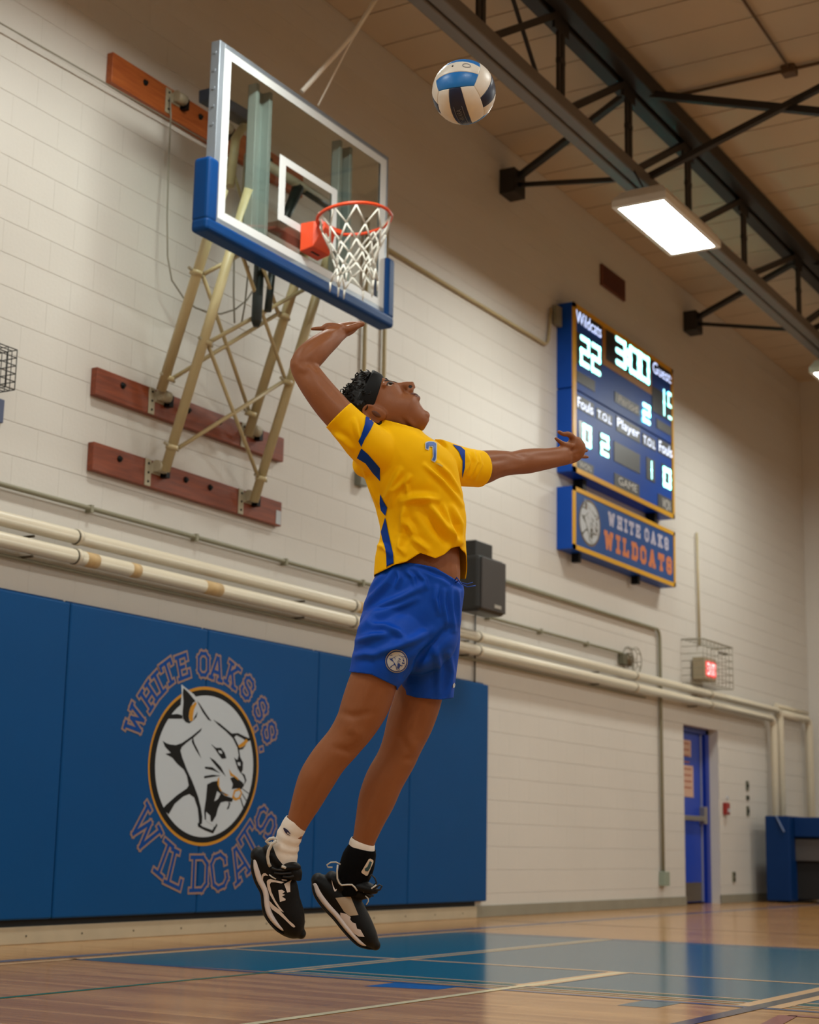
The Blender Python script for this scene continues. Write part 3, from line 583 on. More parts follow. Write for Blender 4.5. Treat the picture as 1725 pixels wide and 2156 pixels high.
def digit(ch, x0, x1, z0, z1):
    r = min((x1-x0)*.125, .032); x0 += r; x1 -= r; z0 += r; z1 -= r; zc = (z0+z1)/2; mb = MB(); y = SY-.008
    S = {'a': ((x0,z1),(x1,z1)), 'b': ((x1,z1),(x1,zc)), 'c': ((x1,zc),(x1,z0)), 'd': ((x0,z0),(x1,z0)), 'e': ((x0,zc),(x0,z0)), 'f': ((x0,z1),(x0,zc)), 'g': ((x0,zc),(x1,zc))}
    if ch == '1': S = {'b': (((x0+x1)/2, z1), ((x0+x1)/2, zc)), 'c': (((x0+x1)/2, zc), ((x0+x1)/2, z0))}
    for s in SEG[ch]:
        (ax, az), (bx, bz) = S[s]; d = Vector((bx-ax, 0, bz-az)); d.normalize(); n = Vector((-d.z, 0, d.x))
        p, q = Vector((ax, y, az)), Vector((bx, y, bz))
        mb.add([q+r*(math.cos(t)*n+math.sin(t)*d) for t in [PI*i/8 for i in range(9)]]+[p+r*(math.cos(t)*n+math.sin(t)*d) for t in [PI+PI*i/8 for i in range(9)]], [tuple(range(18))])
    return mb.build('led_digit', LED, sb)
def digits(s, a, b):
    x0, x1, z0, z1 = rect(a, b); n = len(s); w = (x1-x0)/n
    for i, ch in enumerate(s): digit(ch, x0+i*w+.015, x0+(i+1)*w-.015, z0, z1)
spanel(k1(125,40), k1(540,545), mat('name_panel_navy', '#101b2b', .35)); stext('Wildcats', k1(128,85), k1(525,545))
spanel(k1(130,425), k1(530,1170)); digits('22', k1(180,465), k1(528,1165))
x0, x1, z0, z1 = rect(k1(590,340), k1(1310,1345))
MB().box(x0-.07, x1+.03, SY-.005, SY+.001, z0-.06, z1).build('timer_frame', mat('timer_gold', '#a87628', .4), sb); spanel(k1(600,345), k1(1300,1320), mat('timer_panel', '#14181b', .35))
a, b = k1(750,485), k1(1290,1290); x0, x1, z0, z1 = rect(a, b); u = (x1-x0)
digit('3', x0, x0+u*.30, z0, z1)
for zz in (.34, .66): MB().lathe((x0+u*.355, SY-.007, z0+(z1-z0)*zz), (0,-1,0), [(0,.05),(.002,.05)], 14).build('colon_dot', LED, sb)
digit('0', x0+u*.40, x0+u*.70, z0, z1); digit('0', x0+u*.70, x1, z0, z1)
spanel(k1(1310,815), k1(1665,1290), mat('name_panel_navy', '#101b2b', .35)); stext('Guests', k1(1340,900), k1(1655,1285))
spanel(k1(1330,1290), k2(1600,660)); digits('15', k2(1405,105), k2(1600,635))
spanel(k1(145,1050), k1(430,1390), M_pan2)
spanel(k2(710,170), k2(1080,545), M_pan2); stext('Period', k2(760,225), k2(1050,505), M_txt2); digits('2', k2(1120,320), k2(1258,705))
spanel(k2(1345,585), k2(1590,865), M_pan2)
for t, a, b in (('Fouls',(135,215),(392,565)),('T.O.L',(435,415),(670,710)),('Player',(735,530),(1095,960)),('T.O.L',(1130,800),(1335,1085)),('Fouls',(1368,880),(1590,1215))):
    spanel(k2(*a), k2(*b), M_pan2); stext(t, k2(a[0]+10, a[1]+35), k2(b[0]-14, b[1]-30), emit('white_panel_text', '#dbe6ff', .8))
spanel(k2(165,600), k2(375,1060)); digits('0', k2(212,640), k2(362,1058)); spanel(k2(480,780), k2(640,1200), M_pan2); digits('2', k2(485,788), k2(630,1198))
spanel(k2(700,920), k2(1095,1425), M_pan2)
spanel(k2(1190,1160), k2(1320,1560), M_pan2); digits('1', k2(1225,1200), k2(1310,1528)); spanel(k2(1420,1260), k2(1590,1690), M_pan2); digits('0', k2(1430,1292), k2(1570,1678))
for t, a, b in (('WON',(110,1165),(390,1470)),('GAME',(705,1400),(1085,1780)),('WON',(1365,1715),(1592,2065))):
    spanel(k2(*a), k2(*b), M_pan2); stext(t, k2(a[0]+60, a[1]+60), k2(b[0]-40, b[1]-70), M_txt2)
for xx in (sx0+.4, sx1-.4): MB().box(xx-.04, xx+.04, -.12, -.02, sz0-.12, sz0).build('hanger', M_bk, sb)
MB().box(sx0-.12, sx0, -.06, -.02, sz1-.25, sz1-.05).build('cable_box', M_cond, sb)
# sponsor style sign below
sg = empty('team_sign', (15.5, 0, 3.46), 'blue sign below the scoreboard reading WHITE OAKS WILDCATS', 'sign')
gz1, gz0 = W(1205,1022,SY).z, W(1205,1154,SY).z
MB().box(sx0, sx1, SY, 0, gz0, gz1).build('cabinet', M_sb, sg, .004)
f2 = MB().box(sx0, sx0+.06, SY-.012, SY+.001, gz0, gz1).box(sx1-.045, sx1, SY-.012, SY+.001, gz0, gz1).box(sx0, sx1, SY-.012, SY+.001, gz1-.045, gz1).box(sx0, sx1, SY-.012, SY+.001, gz0, gz0+.045); f2.build('gold_frame', M_gold, sg)
MB().box(sx0+.06, sx1-.045, SY-.005, SY+.001, gz0+.045, gz1-.045).build('face', mat('sign_face_blue', '#124a8e', .4), sg)
k3 = lambda x, y: W(1150+.16812*x, 900+.16812*y, SY)
ea, eb = k3(392,1010), k3(678,1390); ec = k3(535,1200)
small_emblem(sg, (ec.x, SY-.006, ec.z), ((eb.x-ea.x)/2, 0, 0), (0, 0, .235), {'g': mat('sign_brown', '#7a5a44', .5), 'k': mat('sign_dark', '#5c5a50', .5), 'w': M_wh}, .0005)
def word(t, a, b, m, parent, wd):
    x0, x1, z0, z1 = rect(a, b); tot = sum(.45 if c == ' ' else GL[c][0]+.34 for c in t)-.34; h = z1-z0; sx = (x1-x0)/(tot*h+wd); x = x0+wd/2
    for c in t:
        if c == ' ': x += .45*h*sx; continue
        gw = GL[c][0]*h*sx
        strokes(MB(), c, (x+gw/2, SY-.0065, (z0+z1)/2), (sx, 0, 0), (0, 0, 1), h-wd, wd, .0002) .build('letter', m, parent); x += gw+.34*h*sx
word('WHITE OAKS', k3(760,1045), k3(1535,1550), mat('sign_white', '#b9b7cc', .5), sg, .034)
word('WILDCATS', k3(705,1275), k3(1580,1855), mat('sign_orange', '#cf7a48', .5), sg, .046)
for xx in (sx0+.28, sx1-.9): MB().box(xx-.03, xx+.03, -.12, -.04, gz0-.09, gz0).build('foot', M_bk, sg)

# ================================================================== basketball backstop
M_plank = wood_material('red_brown_plank', '#6e2f17', '#8e4322'); M_plank2 = wood_material('orange_brown_plank', '#9a4a1d', '#b4622b')
M_cream = mat('cream_tube_paint', '#bfae84', .4, var=.08); M_crm2 = mat('cream_bracket', '#a79d85', .5, var=.15, scale=30)
def plank(x0, x1, z0, z1, m, label, hw, bolts):
    e = empty('mounting_board', ((x0+x1)/2, 0, z0), label, 'board', 'wooden mounting boards on the wall')
    MB().box(x0, x1, -.05, 0, z0, z1).build('board', m, e, .004)
    for f in bolts: MB().lathe((x0+(x1-x0)*f, -.05, (z0+z1)/2+.03), (0,-1,0), [(0,.022),(.006,.022),(.007,.012),(.02,.012)], 8).build('bolt', M_bk, e)
    for hx in hw:
        zc = (z0+z1)/2
        h = MB().box(hx-.09, hx-.03, -.058, -.05, zc-.09, zc+.09).box(hx-.03, hx+.06, -.062, -.05, zc+.0, zc+.07).build('hinge_plate', M_crm2, e, .004)
        for dz in (-.06, 0, .06): MB().lathe((hx-.06, -.058, zc+dz), (0,-1,0), [(0,.008),(.005,.008)], 6).build('rivet', M_bk, h)
        MB().lathe((hx-.02, -.085, zc+.05), (1,0,0), [(0,.04),(.09,.04)], 12).build('hinge_barrel', M_crm2, e); MB().box(hx+.07, hx+.11, -.10, -.05, zc-.01, zc+.07).build('hinge_lug', M_bk, e)
    return e
plank(7.44, 9.47, 2.84, 3.02, M_plank, 'lowest red-brown mounting board on the wall', (8.02, 9.03), (.12, .45, .58, .78))
plank(7.43, 9.47, 3.32, 3.50, M_plank, 'middle red-brown mounting board, second from below', (8.02, 9.03), (.12, .45, .62, .85))
plank(7.40, 9.6, 5.42, 5.63, M_plank2, 'orange-brown mounting board high behind the backboard', (8.03, 8.55), (.15, .42, .8))
MB().box(9.40, 9.46, -.053, -.049, 2.85, 2.95).build('pale_tag', M_wh, [o for o in bpy.data.objects if o.name == 'mounting_board'][0])
YB = -.90
bk = empty('basketball_backstop', (8.45, -.4, 2.9), 'glass basketball backboard with orange rim on a cream tube frame', 'basketball hoop')
P = lambda u, v, y=YB: W(u, v, y)
A0, A1, B0, B1 = P(339.5,821,-.115), P(470,398,-.8), P(347,992,-.115), P(525,398,-.8)
C0, C1, D0, D1 = P(522.5,915,-.115), P(655,489,-.8), P(534.5,1056,-.115), P(705,495,-.8)
for a, b in ((A0,A1),(B0,B1),(C0,C1),(D0,D1)): MB().tube([a, b], .034, 14).build('frame_tube', M_cream, bk)
def onpl(u, v, a, b, c):
    n = (b-a).cross(c-a); r = ray(u, v); return CAM+r*((a-CAM).dot(n)/r.dot(n))
for p, q in (((376,943),(600,801)), ((438,726),(543.5,1004)), ((436,723),(653,603)), ((506,525),(600,797))):
    MB().tube([onpl(*p, B0, B1, D0), onpl(*q, B0, B1, D0)], .014, 8).build('cross_rod', M_cream, bk)
for p, q in (((429.5,577),(511,533)), ((427,579),(524,864)), ((358.5,800),(583,662)), ((549,548),(585.5,659))):
    MB().tube([onpl(*p, A0, A1, C0), onpl(*q, A0, A1, C0)], .014, 8).build('cross_rod', M_cream, bk)
for u, v, pl in ((412,573,0),(353,795,0),(527,870,0),(597,664,0),(433,720,1),(361,940,1),(603,803,1),(549,1006,1)):
    c = onpl(u, v, *((A0, A1, C0) if pl == 0 else (B0, B1, D0))); MB().tube([c+Vector((-.07,0,.01)), c+Vector((.07,0,-.01))], .011, 8).build('clamp_bolt', M_crm2, bk)
    MB().lathe(c-Vector((0,0,.02)), (0,-.25,1), [(0,.042),(.03,.042)], 12).build('clamp', M_cream, bk)
# glass board
o0, o1, o2 = P(464,83), P(818.7,332), P(463,470)
bx0, bx1, bz1, bz0 = o0.x, o1.x, o0.z, P(463,478).z
wx0, wx1, wz1, wz0 = P(474.7,101).x, P(814.7,338.7).x, P(474.7,101).z, P(463,460).z
ix0, ix1, iz1, iz0 = P(488,128).x, P(802.7,348).x, P(488,128).z, P(477,450).z
M_frame = mat('backboard_steel_frame', '#8b939c', .4, .4); M_glass = glass_material(); M_white = mat('white_border', '#dfe3e4', .45, var=.01)
ff = MB().box(bx0, wx0, YB, YB+.07, bz0, bz1).box(wx1, bx1, YB, YB+.07, bz0, bz1).box(wx0, wx1, YB, YB+.07, wz1, bz1).box(wx0, wx1, YB, YB+.07, bz0, wz0)
ff.build('frame', M_frame, bk, .004)
for i in range(5): MB().lathe((bx0, YB+.035, bz1-.08-i*.12), (-1,0,0), [(0,.012),(.006,.012)], 8).build('bolt', M_frame, bk)
MB().box(wx0, wx1, YB+.004, YB+.016, wz0, wz1).build('glass_pane', M_glass, bk)
def border(x0, x1, z0, z1, a, b, c, d, y):
    m_ = MB()
    for q in ((x0,a,z0,z1),(b,x1,z0,z1),(a,b,d,z1),(a,b,z0,c)): m_.box(q[0], q[1], y-.0015, y, q[2], q[3])
    return m_
border(wx0, wx1, wz0, wz1, ix0, ix1, iz0, iz1, YB+.003).build('white_border', M_white, bk)
ta, tb, tc_ = P(590.5,324), P(711,403), P(589,463); ti, tj = P(603,348), P(700,410)
border(ta.x, tb.x, tc_.z, ta.z, ti.x, tj.x, P(601,454).z, ti.z, YB+.003).build('target_square', M_white, bk)
# padding
M_pad = mat('blue_edge_padding', '#003a74', .5, spec=.15, var=.05)
pb0 = P(440,490); pzb = pb0.z; pr = P(824,640).x; pl_ = P(430,420).x
pp = MB()
pz_l = P(440,330).z; pz_r = P(823,548).z
pp.box(pl_, pr, YB-.03, YB+.1, pzb, bz0+.015); pp.build('bottom_padding', M_pad, bk, .025, 3)
MB().box(pl_, bx0+.02, YB-.03, YB+.1, bz0-.01, pz_l).build('side_padding', M_pad, bk, .025, 3); MB().box(bx1-.02, pr, YB-.03, YB+.1, bz0-.01, pz_r).build('side_padding', M_pad, bk, .025, 3)
# steel uprights behind the glass
M_galv = mat('galvanised_upright', '#98a09c', .45, .3, var=.1)
for ua, ub, va in ((531,566,300),(708,736,400)):
    a, b = P(ua,va,YB+.09).x, P(ub,va,YB+.09).x; q = MB().box(a, a+.035, YB+.07, YB+.14, bz0-.02, bz1-.06).box(b-.035, b, YB+.07, YB+.14, bz0-.02, bz1-.06).box(a, b, YB+.13, YB+.14, bz0-.02, bz1-.06); q.build('upright_channel', M_galv, bk, .004)
q = -.45
MB().bar(P(430,200,q), P(548,268,q), .1, .09).build('lift_beam', mat('dark_blue_beam', '#1c2531', .5), bk, .01)
MB().tube([P(548,258,q), P(512,268,q), P(496,292,q), P(484,392,q)], .032, 10).build('lift_arm', M_cream, bk); MB().tube([P(560,345,q), P(705,438,q)], .035, 10).build('cross_tube', M_crm2, bk)
MB().tube([P(490,357,q), P(512,428,q)], .012, 8).build('cross_rod', M_cream, bk); MB().tube([P(520,325,q), P(514,420,q)], .02, 8).build('strut', M_crm2, bk); MB().lathe(P(513,425,q), (0,0,-1), [(0,.03),(.05,.045),(.16,.05),(.2,.03)], 12).build('strut_end', M_crm2, bk)
M_dkg = mat('dark_green_actuator', '#15211f', .4)
MB().tube([P(628,395,q), P(588,490,q)], [.045, .028], 10).build('actuator', M_dkg, bk); MB().tube([P(640,400,q), P(700,440,q)], .03, 8).build('actuator_link', M_dkg, bk)
MB().tube([P(556,470,-.6), P(546,560,-.6), P(540,676,-.6), P(539.5,688,-.6)], [.036,.036,.036,.02], 12).build('hanging_strap', M_dkg, bk); MB().tube([P(576,540,-.6), P(569,610,-.6), P(564,655,-.6)], .026, 10).build('hanging_strap', M_dkg, bk)
MB().box(P(560,470,-.7).x, P(660,520,-.7).x, -.8, -.7, P(640,520,-.75).z, P(640,505,-.75).z).build('rim_brace', mat('rust_brace', '#6d4a3c', .6), bk)
# rim and net
M_or = mat('orange_rim', '#e0481c', .4, var=.05)
RC = on(746,461,0,(bx0+bx1)/2+.02); RR = .245; tl5 = math.radians(6)
rim = MB().tube([RC+Vector((RR*math.cos(t), RR*math.sin(t)*math.cos(tl5), -RR*math.sin(t)*math.sin(tl5))) for t in [2*PI*i/40 for i in range(40)]], .011, 10, closed=True).build('rim', M_or, bk)
ba = P(633,470); bb_ = P(632,530)
MB().grid([[(ba.x,YB,bb_.z),(ba.x+.21,YB,bb_.z),(ba.x+.21,YB,ba.z),(ba.x,YB,ba.z)], [(ba.x+.005,YB-.1,bb_.z+.02),(ba.x+.205,YB-.1,bb_.z+.02),(ba.x+.205,YB-.1,ba.z),(ba.x+.005,YB-.1,ba.z)], [(ba.x+.04,YB-.17,ba.z-.045),(ba.x+.17,YB-.17,ba.z-.045),(ba.x+.17,YB-.17,ba.z-.005),(ba.x+.04,YB-.17,ba.z-.005)]], smooth=False, cap0=True, cap1=True).build('rim_bracket', M_or, bk, .006)
MB().box(ba.x+.06, ba.x+.15, YB-.06, YB-.045, bb_.z+.008, bb_.z+.016).build('bracket_label', M_bk, bk)
for s in (-1, 1): MB().bar((RC.x+s*.06, YB-.15, RC.z-.012), (RC.x+s*.15, RC.y+.19, RC.z-.012), .02, .03).build('rim_arm', M_or, bk)
M_net = mat('net_cord', '#e4e2d8', .7, var=.05)
net = MB(); NL = 10; lev = [(0,.245),(.10,.205),(.19,.165),(.27,.14),(.34,.135),(.41,.15)]
rnd = random.Random(3)
def npnt(l, k):
    d, r = lev[l]; t = 2*PI*(k+(l % 2)*.5)/NL; j = .012*l/3
    return RC+Vector((r*math.cos(t)+rnd.uniform(-j, j)+.03*l/5, r*math.sin(t)+rnd.uniform(-j, j), -d*1.05+rnd.uniform(-j, j)))
NP = [[npnt(l, k) for k in range(NL)] for l in range(6)]
for l in range(5):
    for k in range(NL):
        for kk in ((k, (k+1) % NL) if l % 2 else (k, (k-1) % NL)): net.tube([NP[l][k], NP[l+1][kk]], .0065, 5)
for k in range(NL): net.tube([NP[5][k], NP[5][k]+Vector((.01, .01, -.06))], [.008, .004], 5)
net.build('net', M_net, rim)
# ropes and loose cable
rp = empty('hoist_rope', (8.9,-.9,6.5), 'pale hoist rope rising from the backboard to the roof', 'rope'); M_rope = mat('pale_rope', '#f0ebe0', .7)
top = P(795,-8,-1.2)
MB().tube([P(636,193,YB+.03), P(700,122,-1.0), P(745,72,-1.1), top, top+(top-P(745,72,-1.1)).normalized()*.9], .018, 6).build('rope', M_rope, rp); MB().tube([P(670,222,YB+.03), P(730,105,-1.03), P(765,40,-1.15), top], .006, 6).build('rope', M_rope, rp)
cb_ = empty('loose_cable', (8.3,-.08,4.2), 'thin grey cable looping down from the upper mounting board', 'cable')
pts = [(358,205),(360,240),(355,350),(352,460),(353,540),(362,590),(390,632),(412,648),(440,658),(465,661),(495,652),(520,632),(540,600),(552,560)]
MB().tube([P(u, v, -.07-.012*i) for i, (u, v) in enumerate(pts)], .006, 6).build('cable', mat('grey_cable', '#8d8878', .6), cb_)
cw = empty('hanging_cord', (8.6,-.3,4.2), 'two thin cords hanging behind the tube frame', 'cord')
MB().tube([P(493,540,-.3), P(492,620,-.3), P(494,680,-.3)], .006, 6).build('cord', mat('grey_cable', '#8d8878', .6), cw); MB().tube([P(524,560,-.3), P(516,640,-.3), P(509,680,-.3)], .006, 6).build('cord', mat('grey_cable', '#8d8878', .6), cw)
lc = empty('tension_cable', (7,-.02,5.4), 'thin straight cable running along the wall past the upper board', 'cable')
MB().tube([W(-60,5,-.065), W(0,48,-.065), W(440,300,-.065), W(460,311,-.065)], .005, 6).build('cable', mat('grey_cable', '#8d8878', .6), lc)

# ================================================================== volleyball
BC = CAM+ray(977,194)*5.33; BR = .1045
vb = empty('volleyball', BC, 'white, blue and navy volleyball in the air above the player', 'ball')
M_bw_, M_bb, M_bn = mat('ball_white', '#ddd6cb', .38, var=.06, scale=40, bump=.05, bscale=400), mat('ball_blue', '#0d6fbd', .36, var=.05, scale=40, bump=.05, bscale=400), mat('ball_navy', '#0d1a3a', .36, var=.05, scale=40, bump=.05, bscale=400)
V3 = lambda r, u, t: (RGT*r+UPV*u-FWD*t)
fc_ = V3(.944, .108, .313).normalized(); ab = V3(-.44, .06, 1.31); ab = (ab-fc_*ab.dot(fc_)).normalized(); dif = ab.cross(fc_)
if dif.dot(UPV) < 0: dif = -dif
fa, fb_ = (ab+dif).normalized(), (ab-dif).normalized()
_rb = Matrix.Rotation(math.radians(9), 3, RGT); fa, fb_, fc_ = _rb @ fa, _rb @ fb_, _rb @ fc_
MB().grid([[BC+(BR-.0022)*(math.sin(PI*i/16)*math.cos(2*PI*j/32)*fa+math.sin(PI*i/16)*math.sin(2*PI*j/32)*fb_+math.cos(PI*i/16)*fc_) for j in range(32)] for i in range(1, 16)], cap0=True, cap1=True).build('bladder', M_bw_, vb)
tn = lambda t: math.tan(t*PI/4)
def ballpt(n, e1, e2, s, t, r): return BC+(n+e1*tn(s)+e2*tn(t)).normalized()*r
FACES = [(fa, fc_, fb_, 'bwb'), (fb_, fa, fc_, 'wnw'), (fc_, fb_, fa, 'wnw'), (-fa, fc_, fb_, 'bwb'), (-fb_, fa, fc_, 'wnw'), (-fc_, fb_, fa, 'wnw')]
for n_, e1, e2, cols in FACES:           # strips run along e1, lie side by side along e2
    for k in range(3):
        t0, t1 = -1+k*2/3, -1+(k+1)*2/3; g = .012; rows = []
        S = [-1+g*0, -1+g, -1+3*g]+[-1+3*g+(2-6*g)*i/8 for i in range(1, 8)]+[1-3*g, 1-g, 1]; T = [t0, t0+g, t0+3*g]+[t0+3*g+(t1-t0-6*g)*i/3 for i in range(1, 3)]+[t1-3*g, t1-g, t1]
        for i, s in enumerate(S):
            row = []
            for j, t in enumerate(T):
                ed = min(i, len(S)-1-i, j, len(T)-1-j); row.append(ballpt(n_, e1, e2, s, t, BR-(.0022, .0006, 0)[min(ed, 2)]))
            rows.append(row)
        MB().grid(rows, closed=False).build('panel', {'w': M_bw_, 'b': M_bb, 'n': M_bn}[cols[k]], vb)
# printing on the navy panel
tm = text_mesh('TACHIKARA', 1.0, 0); xs = [v.co.x for v in tm.vertices]; ys = [v.co.y for v in tm.vertices]; wx, wy = max(xs)-min(xs), max(ys)-min(ys)
for v in tm.vertices:
    s = -.92+1.05*((v.co.x-min(xs))/wx); t = -.10+.2*((v.co.y-min(ys))/wy); v.co = ballpt(fb_, fa, fc_, s, -t, BR+.0006)
tm.materials.clear(); link('printed_name', tm, mat('ball_print_grey', '#6f7078', .5), vb)
for tt in (-.17, .17): MB().tube([ballpt(fb_, fa, fc_, -.95+1.2*i/10, tt, BR+.0002) for i in range(11)], .0009, 4).build('printed_line', mat('ball_print_grey', '#6f7078', .5), vb)
MB().tube([ballpt(fa, fc_, fb_, .45+.1*math.cos(2*PI*i/16)*1.6, -.02+.12*math.sin(2*PI*i/16), BR+.0002) for i in range(16)], .0012, 4, closed=True).build('printed_mark', mat('ball_print_grey', '#6f7078', .5), vb)
MB().lathe(ballpt(fa, fc_, fb_, -.12, -.02, BR-.001), (ballpt(fa, fc_, fb_, -.12, -.02, 1)-BC), [(0,.003),(.0015,.003)], 10).build('air_valve', M_bk, vb)
# ================================================================== the player
PD = 5.5
def B3(u, v, d=0.0): return CAM+ray(u, v)*(PD+d)
def px(d=0.0): return (PD+d)/FPX
def ring(u, v, d, a, b, T=None, tau=None, n=28, fn=None):
    c = B3(u, v, d); k = px(d)
    if tau is not None:
        N = -(RGT*math.cos(math.radians(tau))-UPV*math.sin(math.radians(tau))); Bv = FWD.copy()
    else:
        Bv = (FWD-T*FWD.dot(T)).normalized(); N = T.cross(Bv)
    return [c+N*(a*k*math.cos(2*PI*i/n))+Bv*(b*k*math.sin(2*PI*i/n)) for i in range(n)]
def rings(st, n=28):
    cs = [B3(*s[:3]) for s in st]; out = []
    for i, s in enumerate(st):
        T = (cs[min(i+1, len(st)-1)]-cs[max(i-1, 0)]).normalized()
        out.append(ring(s[0], s[1], s[2], s[3], s[4], T, s[5] if len(s) > 5 else None, n))
    return out
def spl(st, m=4):
    """smooth the list of stations (Catmull-Rom)"""
    L_ = max(len(s) for s in st); st = [tuple(s)+(0,)*(L_-len(s)) for s in st]; out = []
    for i in range(len(st)-1):
        p0, p1, p2, p3 = st[max(i-1, 0)], st[i], st[i+1], st[min(i+2, len(st)-1)]
        for j in range(m):
            t = j/m; out.append(tuple(.5*(2*b+(c-a)*t+(2*a-5*b+4*c-d)*t*t+(3*b-a-3*c+d)*t**3) for a, b, c, d in zip(p0, p1, p2, p3)))
    out.append(st[-1]); return out
def limb(mb, st, n=24, m=4, round_ends=True):
    st = spl(st, m); R_ = rings(st, n)
    if round_ends:
        for e, i in ((0, 0), (-1, len(st)-1)):
            c = B3(*st[i][:3]); j = 1 if e == 0 else -2; T = (c-B3(*st[j][:3])).normalized(); r = min(st[i][3], st[i][4])*px(st[i][2])
            ext = [[c+(p-c)*math.cos(q)+T*r*math.sin(q) for p in R_[e if e == 0 else -1]] for q in (PI/6, PI/3, PI*.47)]
            if e == 0: R_ = ext[::-1]+R_
            else: base = R_[-1]; R_ = R_+[[c+(p-c)*math.cos(q)+T*r*math.sin(q) for p in base] for q in (PI/6, PI/3, PI*.47)]
    mb.grid(R_, cap0=True, cap1=True); return mb
def ellipsoid(mb, c, ax, ay, az, n=14):
    c, ax, ay, az = map(Vector, (c, ax, ay, az))
    return mb.grid([[c+math.sin(PI*i/n)*(math.cos(2*PI*j/(2*n))*ax+math.sin(2*PI*j/(2*n))*ay)+math.cos(PI*i/n)*az for j in range(2*n)] for i in range(1, n)], cap0=True, cap1=True)
def remeshed(mb, name, vox, smooth=4, fac=.5):
    me = mb.mesh(name); o = bpy.data.objects.new(name, me); COL.objects.link(o)
    r = o.modifiers.new('r', 'REMESH'); r.mode = 'VOXEL'; r.voxel_size = vox; r.use_smooth_shade = True
    s = o.modifiers.new('s', 'SMOOTH'); s.iterations = smooth; s.factor = fac
    dg = bpy.context.evaluated_depsgraph_get(); dg.update(); out = bpy.data.meshes.new_from_object(o.evaluated_get(dg)); bpy.data.objects.remove(o); bpy.data.meshes.remove(me)
    out.name = name; out.polygons.foreach_set('use_smooth', [True]*len(out.polygons)); return out
def bvh_of(me):
    return BVHTree.FromPolygons([v.co.copy() for v in me.vertices], [tuple(p.vertices) for p in me.polygons])
def decal(name, poly, bvh, m, parent, off=.0015, step=7.0, fallback=PD):
    """flat print or panel, cut to a photo outline and laid on a surface of the figure"""
    bm = bmesh.new(); vs_ = [bm.verts.new((u, v, 0)) for u, v in poly]
    for t in tessellate_polygon([[Vector((u, v, 0)) for u, v in poly]]):
        try: bm.faces.new([vs_[i] for i in t])
        except ValueError: pass
    for _ in range(7):
        es = [e for e in bm.edges if e.calc_length() > step]
        if not es: break
        bmesh.ops.subdivide_edges(bm, edges=es, cuts=1, use_grid_fill=False); bmesh.ops.triangulate(bm, faces=bm.faces)
    bad = []
    for v in bm.verts:
        r = ray(v.co.x, v.co.y).normalized(); h = bvh.ray_cast(CAM, r)
        if h[0] is None:
            h2 = bvh.find_nearest(CAM+ray(v.co.x, v.co.y)*fallback); v.co = h2[0]-r*off
        else:
            nn = h[1] if h[1].dot(r) < 0 else -h[1]; v.co = h[0]+(nn*.6-r*.4)*off
    me = bpy.data.meshes.new(name); bm.to_mesh(me); bm.free(); me.polygons.foreach_set('use_smooth', [True]*len(me.polygons))
    bmesh_fix(me); return link(name, me, m, parent)
def bmesh_fix(me):
    bm = bmesh.new(); bm.from_mesh(me); bmesh.ops.recalc_face_normals(bm, faces=bm.faces); bm.to_mesh(me); bm.free()
def folds(R_, amp, fn):
    """push the rings in and out to form cloth folds: fn(s along, angle 0..1) -> -1..1"""
    out = []
    for i, r in enumerate(R_):
        c = sum(r, Vector())/len(r); n = len(r)
        out.append([p+(p-c).normalized()*amp*fn(i/(len(R_)-1), k/n) for k, p in enumerate(r)])
    return out
M_skin = mat('brown_skin', '#8a5432', .52, var=.08, scale=9, bump=.04, bscale=250, spec=.35)
person = empty('person', B3(800, 2000, .0), 'jumping player in yellow shirt and blue shorts, looking up at the ball', 'person')
body = MB()
# torso, neck
limb(body, [(868,1350,0,88,66),(872,1290,0,96,72),(882,1235,0,86,68),(888,1195,0,82,64),(888,1130,0,76,50),(882,1060,0,74,52),(866,1000,0,86,66),(858,960,0,78,58),(848,925,0,42,38)], 28)
limb(body, [(848,950,.02,50,46),(839,915,.02,45,43),(830,888,.01,45,42),(822,862,0,46,42),(812,840,0,44,40)], 24)
# right arm (raised, elbow bent)
limb(body, [(806,958,-.04,34,32),(770,926,-.10,36,35),(738,896,-.13,36,35),(714,873,-.13,35,34),(690,846,-.12,34,33),(668,818,-.11,32,31),(650,792,-.09,30,29),(639,772,-.08,28.5,27)], 24)
limb(body, [(637,770,-.08,27,27),(646,757,-.07,30,28),(660,743,-.05,29.5,28),(676,729,-.02,26.5,26),(694,715,.02,23,22),(708,704,.06,19.5,16),(717,698,.09,18,13)], 24)
ellipsoid(body, B3(622,763,-.08), RGT*.018, UPV*.018, FWD*.018)
# right hand: palm tipped back, fingers to the right and away, thumb to the left
limb(body, [(704,702,.05,18,12),(719,696,.09,17,14),(733,692,.12,15,16),(742,689,.14,12,16)], 18, 3)
def finger(pts, r0, r1): limb(body, [(u, v, d, r0+(r1-r0)*i/(len(pts)-1), r0+(r1-r0)*i/(len(pts)-1)) for i, (u, v, d) in enumerate(pts)], 12, 3)
finger([(732,694,.08),(748,688,.09),(757,684,.10),(764,682.5,.10)], 8.6, 5.4)
finger([(733,690,.11),(749,684.5,.13),(758,681.5,.15),(763,681,.16)], 8.0, 5.2)
finger([(736,688,.14),(748,683,.17),(756,680,.20),(761,681,.21)], 6.0, 4.4)
finger([(734,688,.17),(744,684,.20),(751,683,.225)], 5.6, 4.2)
finger([(718,692,.07),(704,688,.06),(692,687,.05),(685,690,.05)], 9.5, 8.0); finger([(690,690,.05),(676,691.5,.045),(664,692,.045),(657,692.5,.045)], 5.8, 3.8)
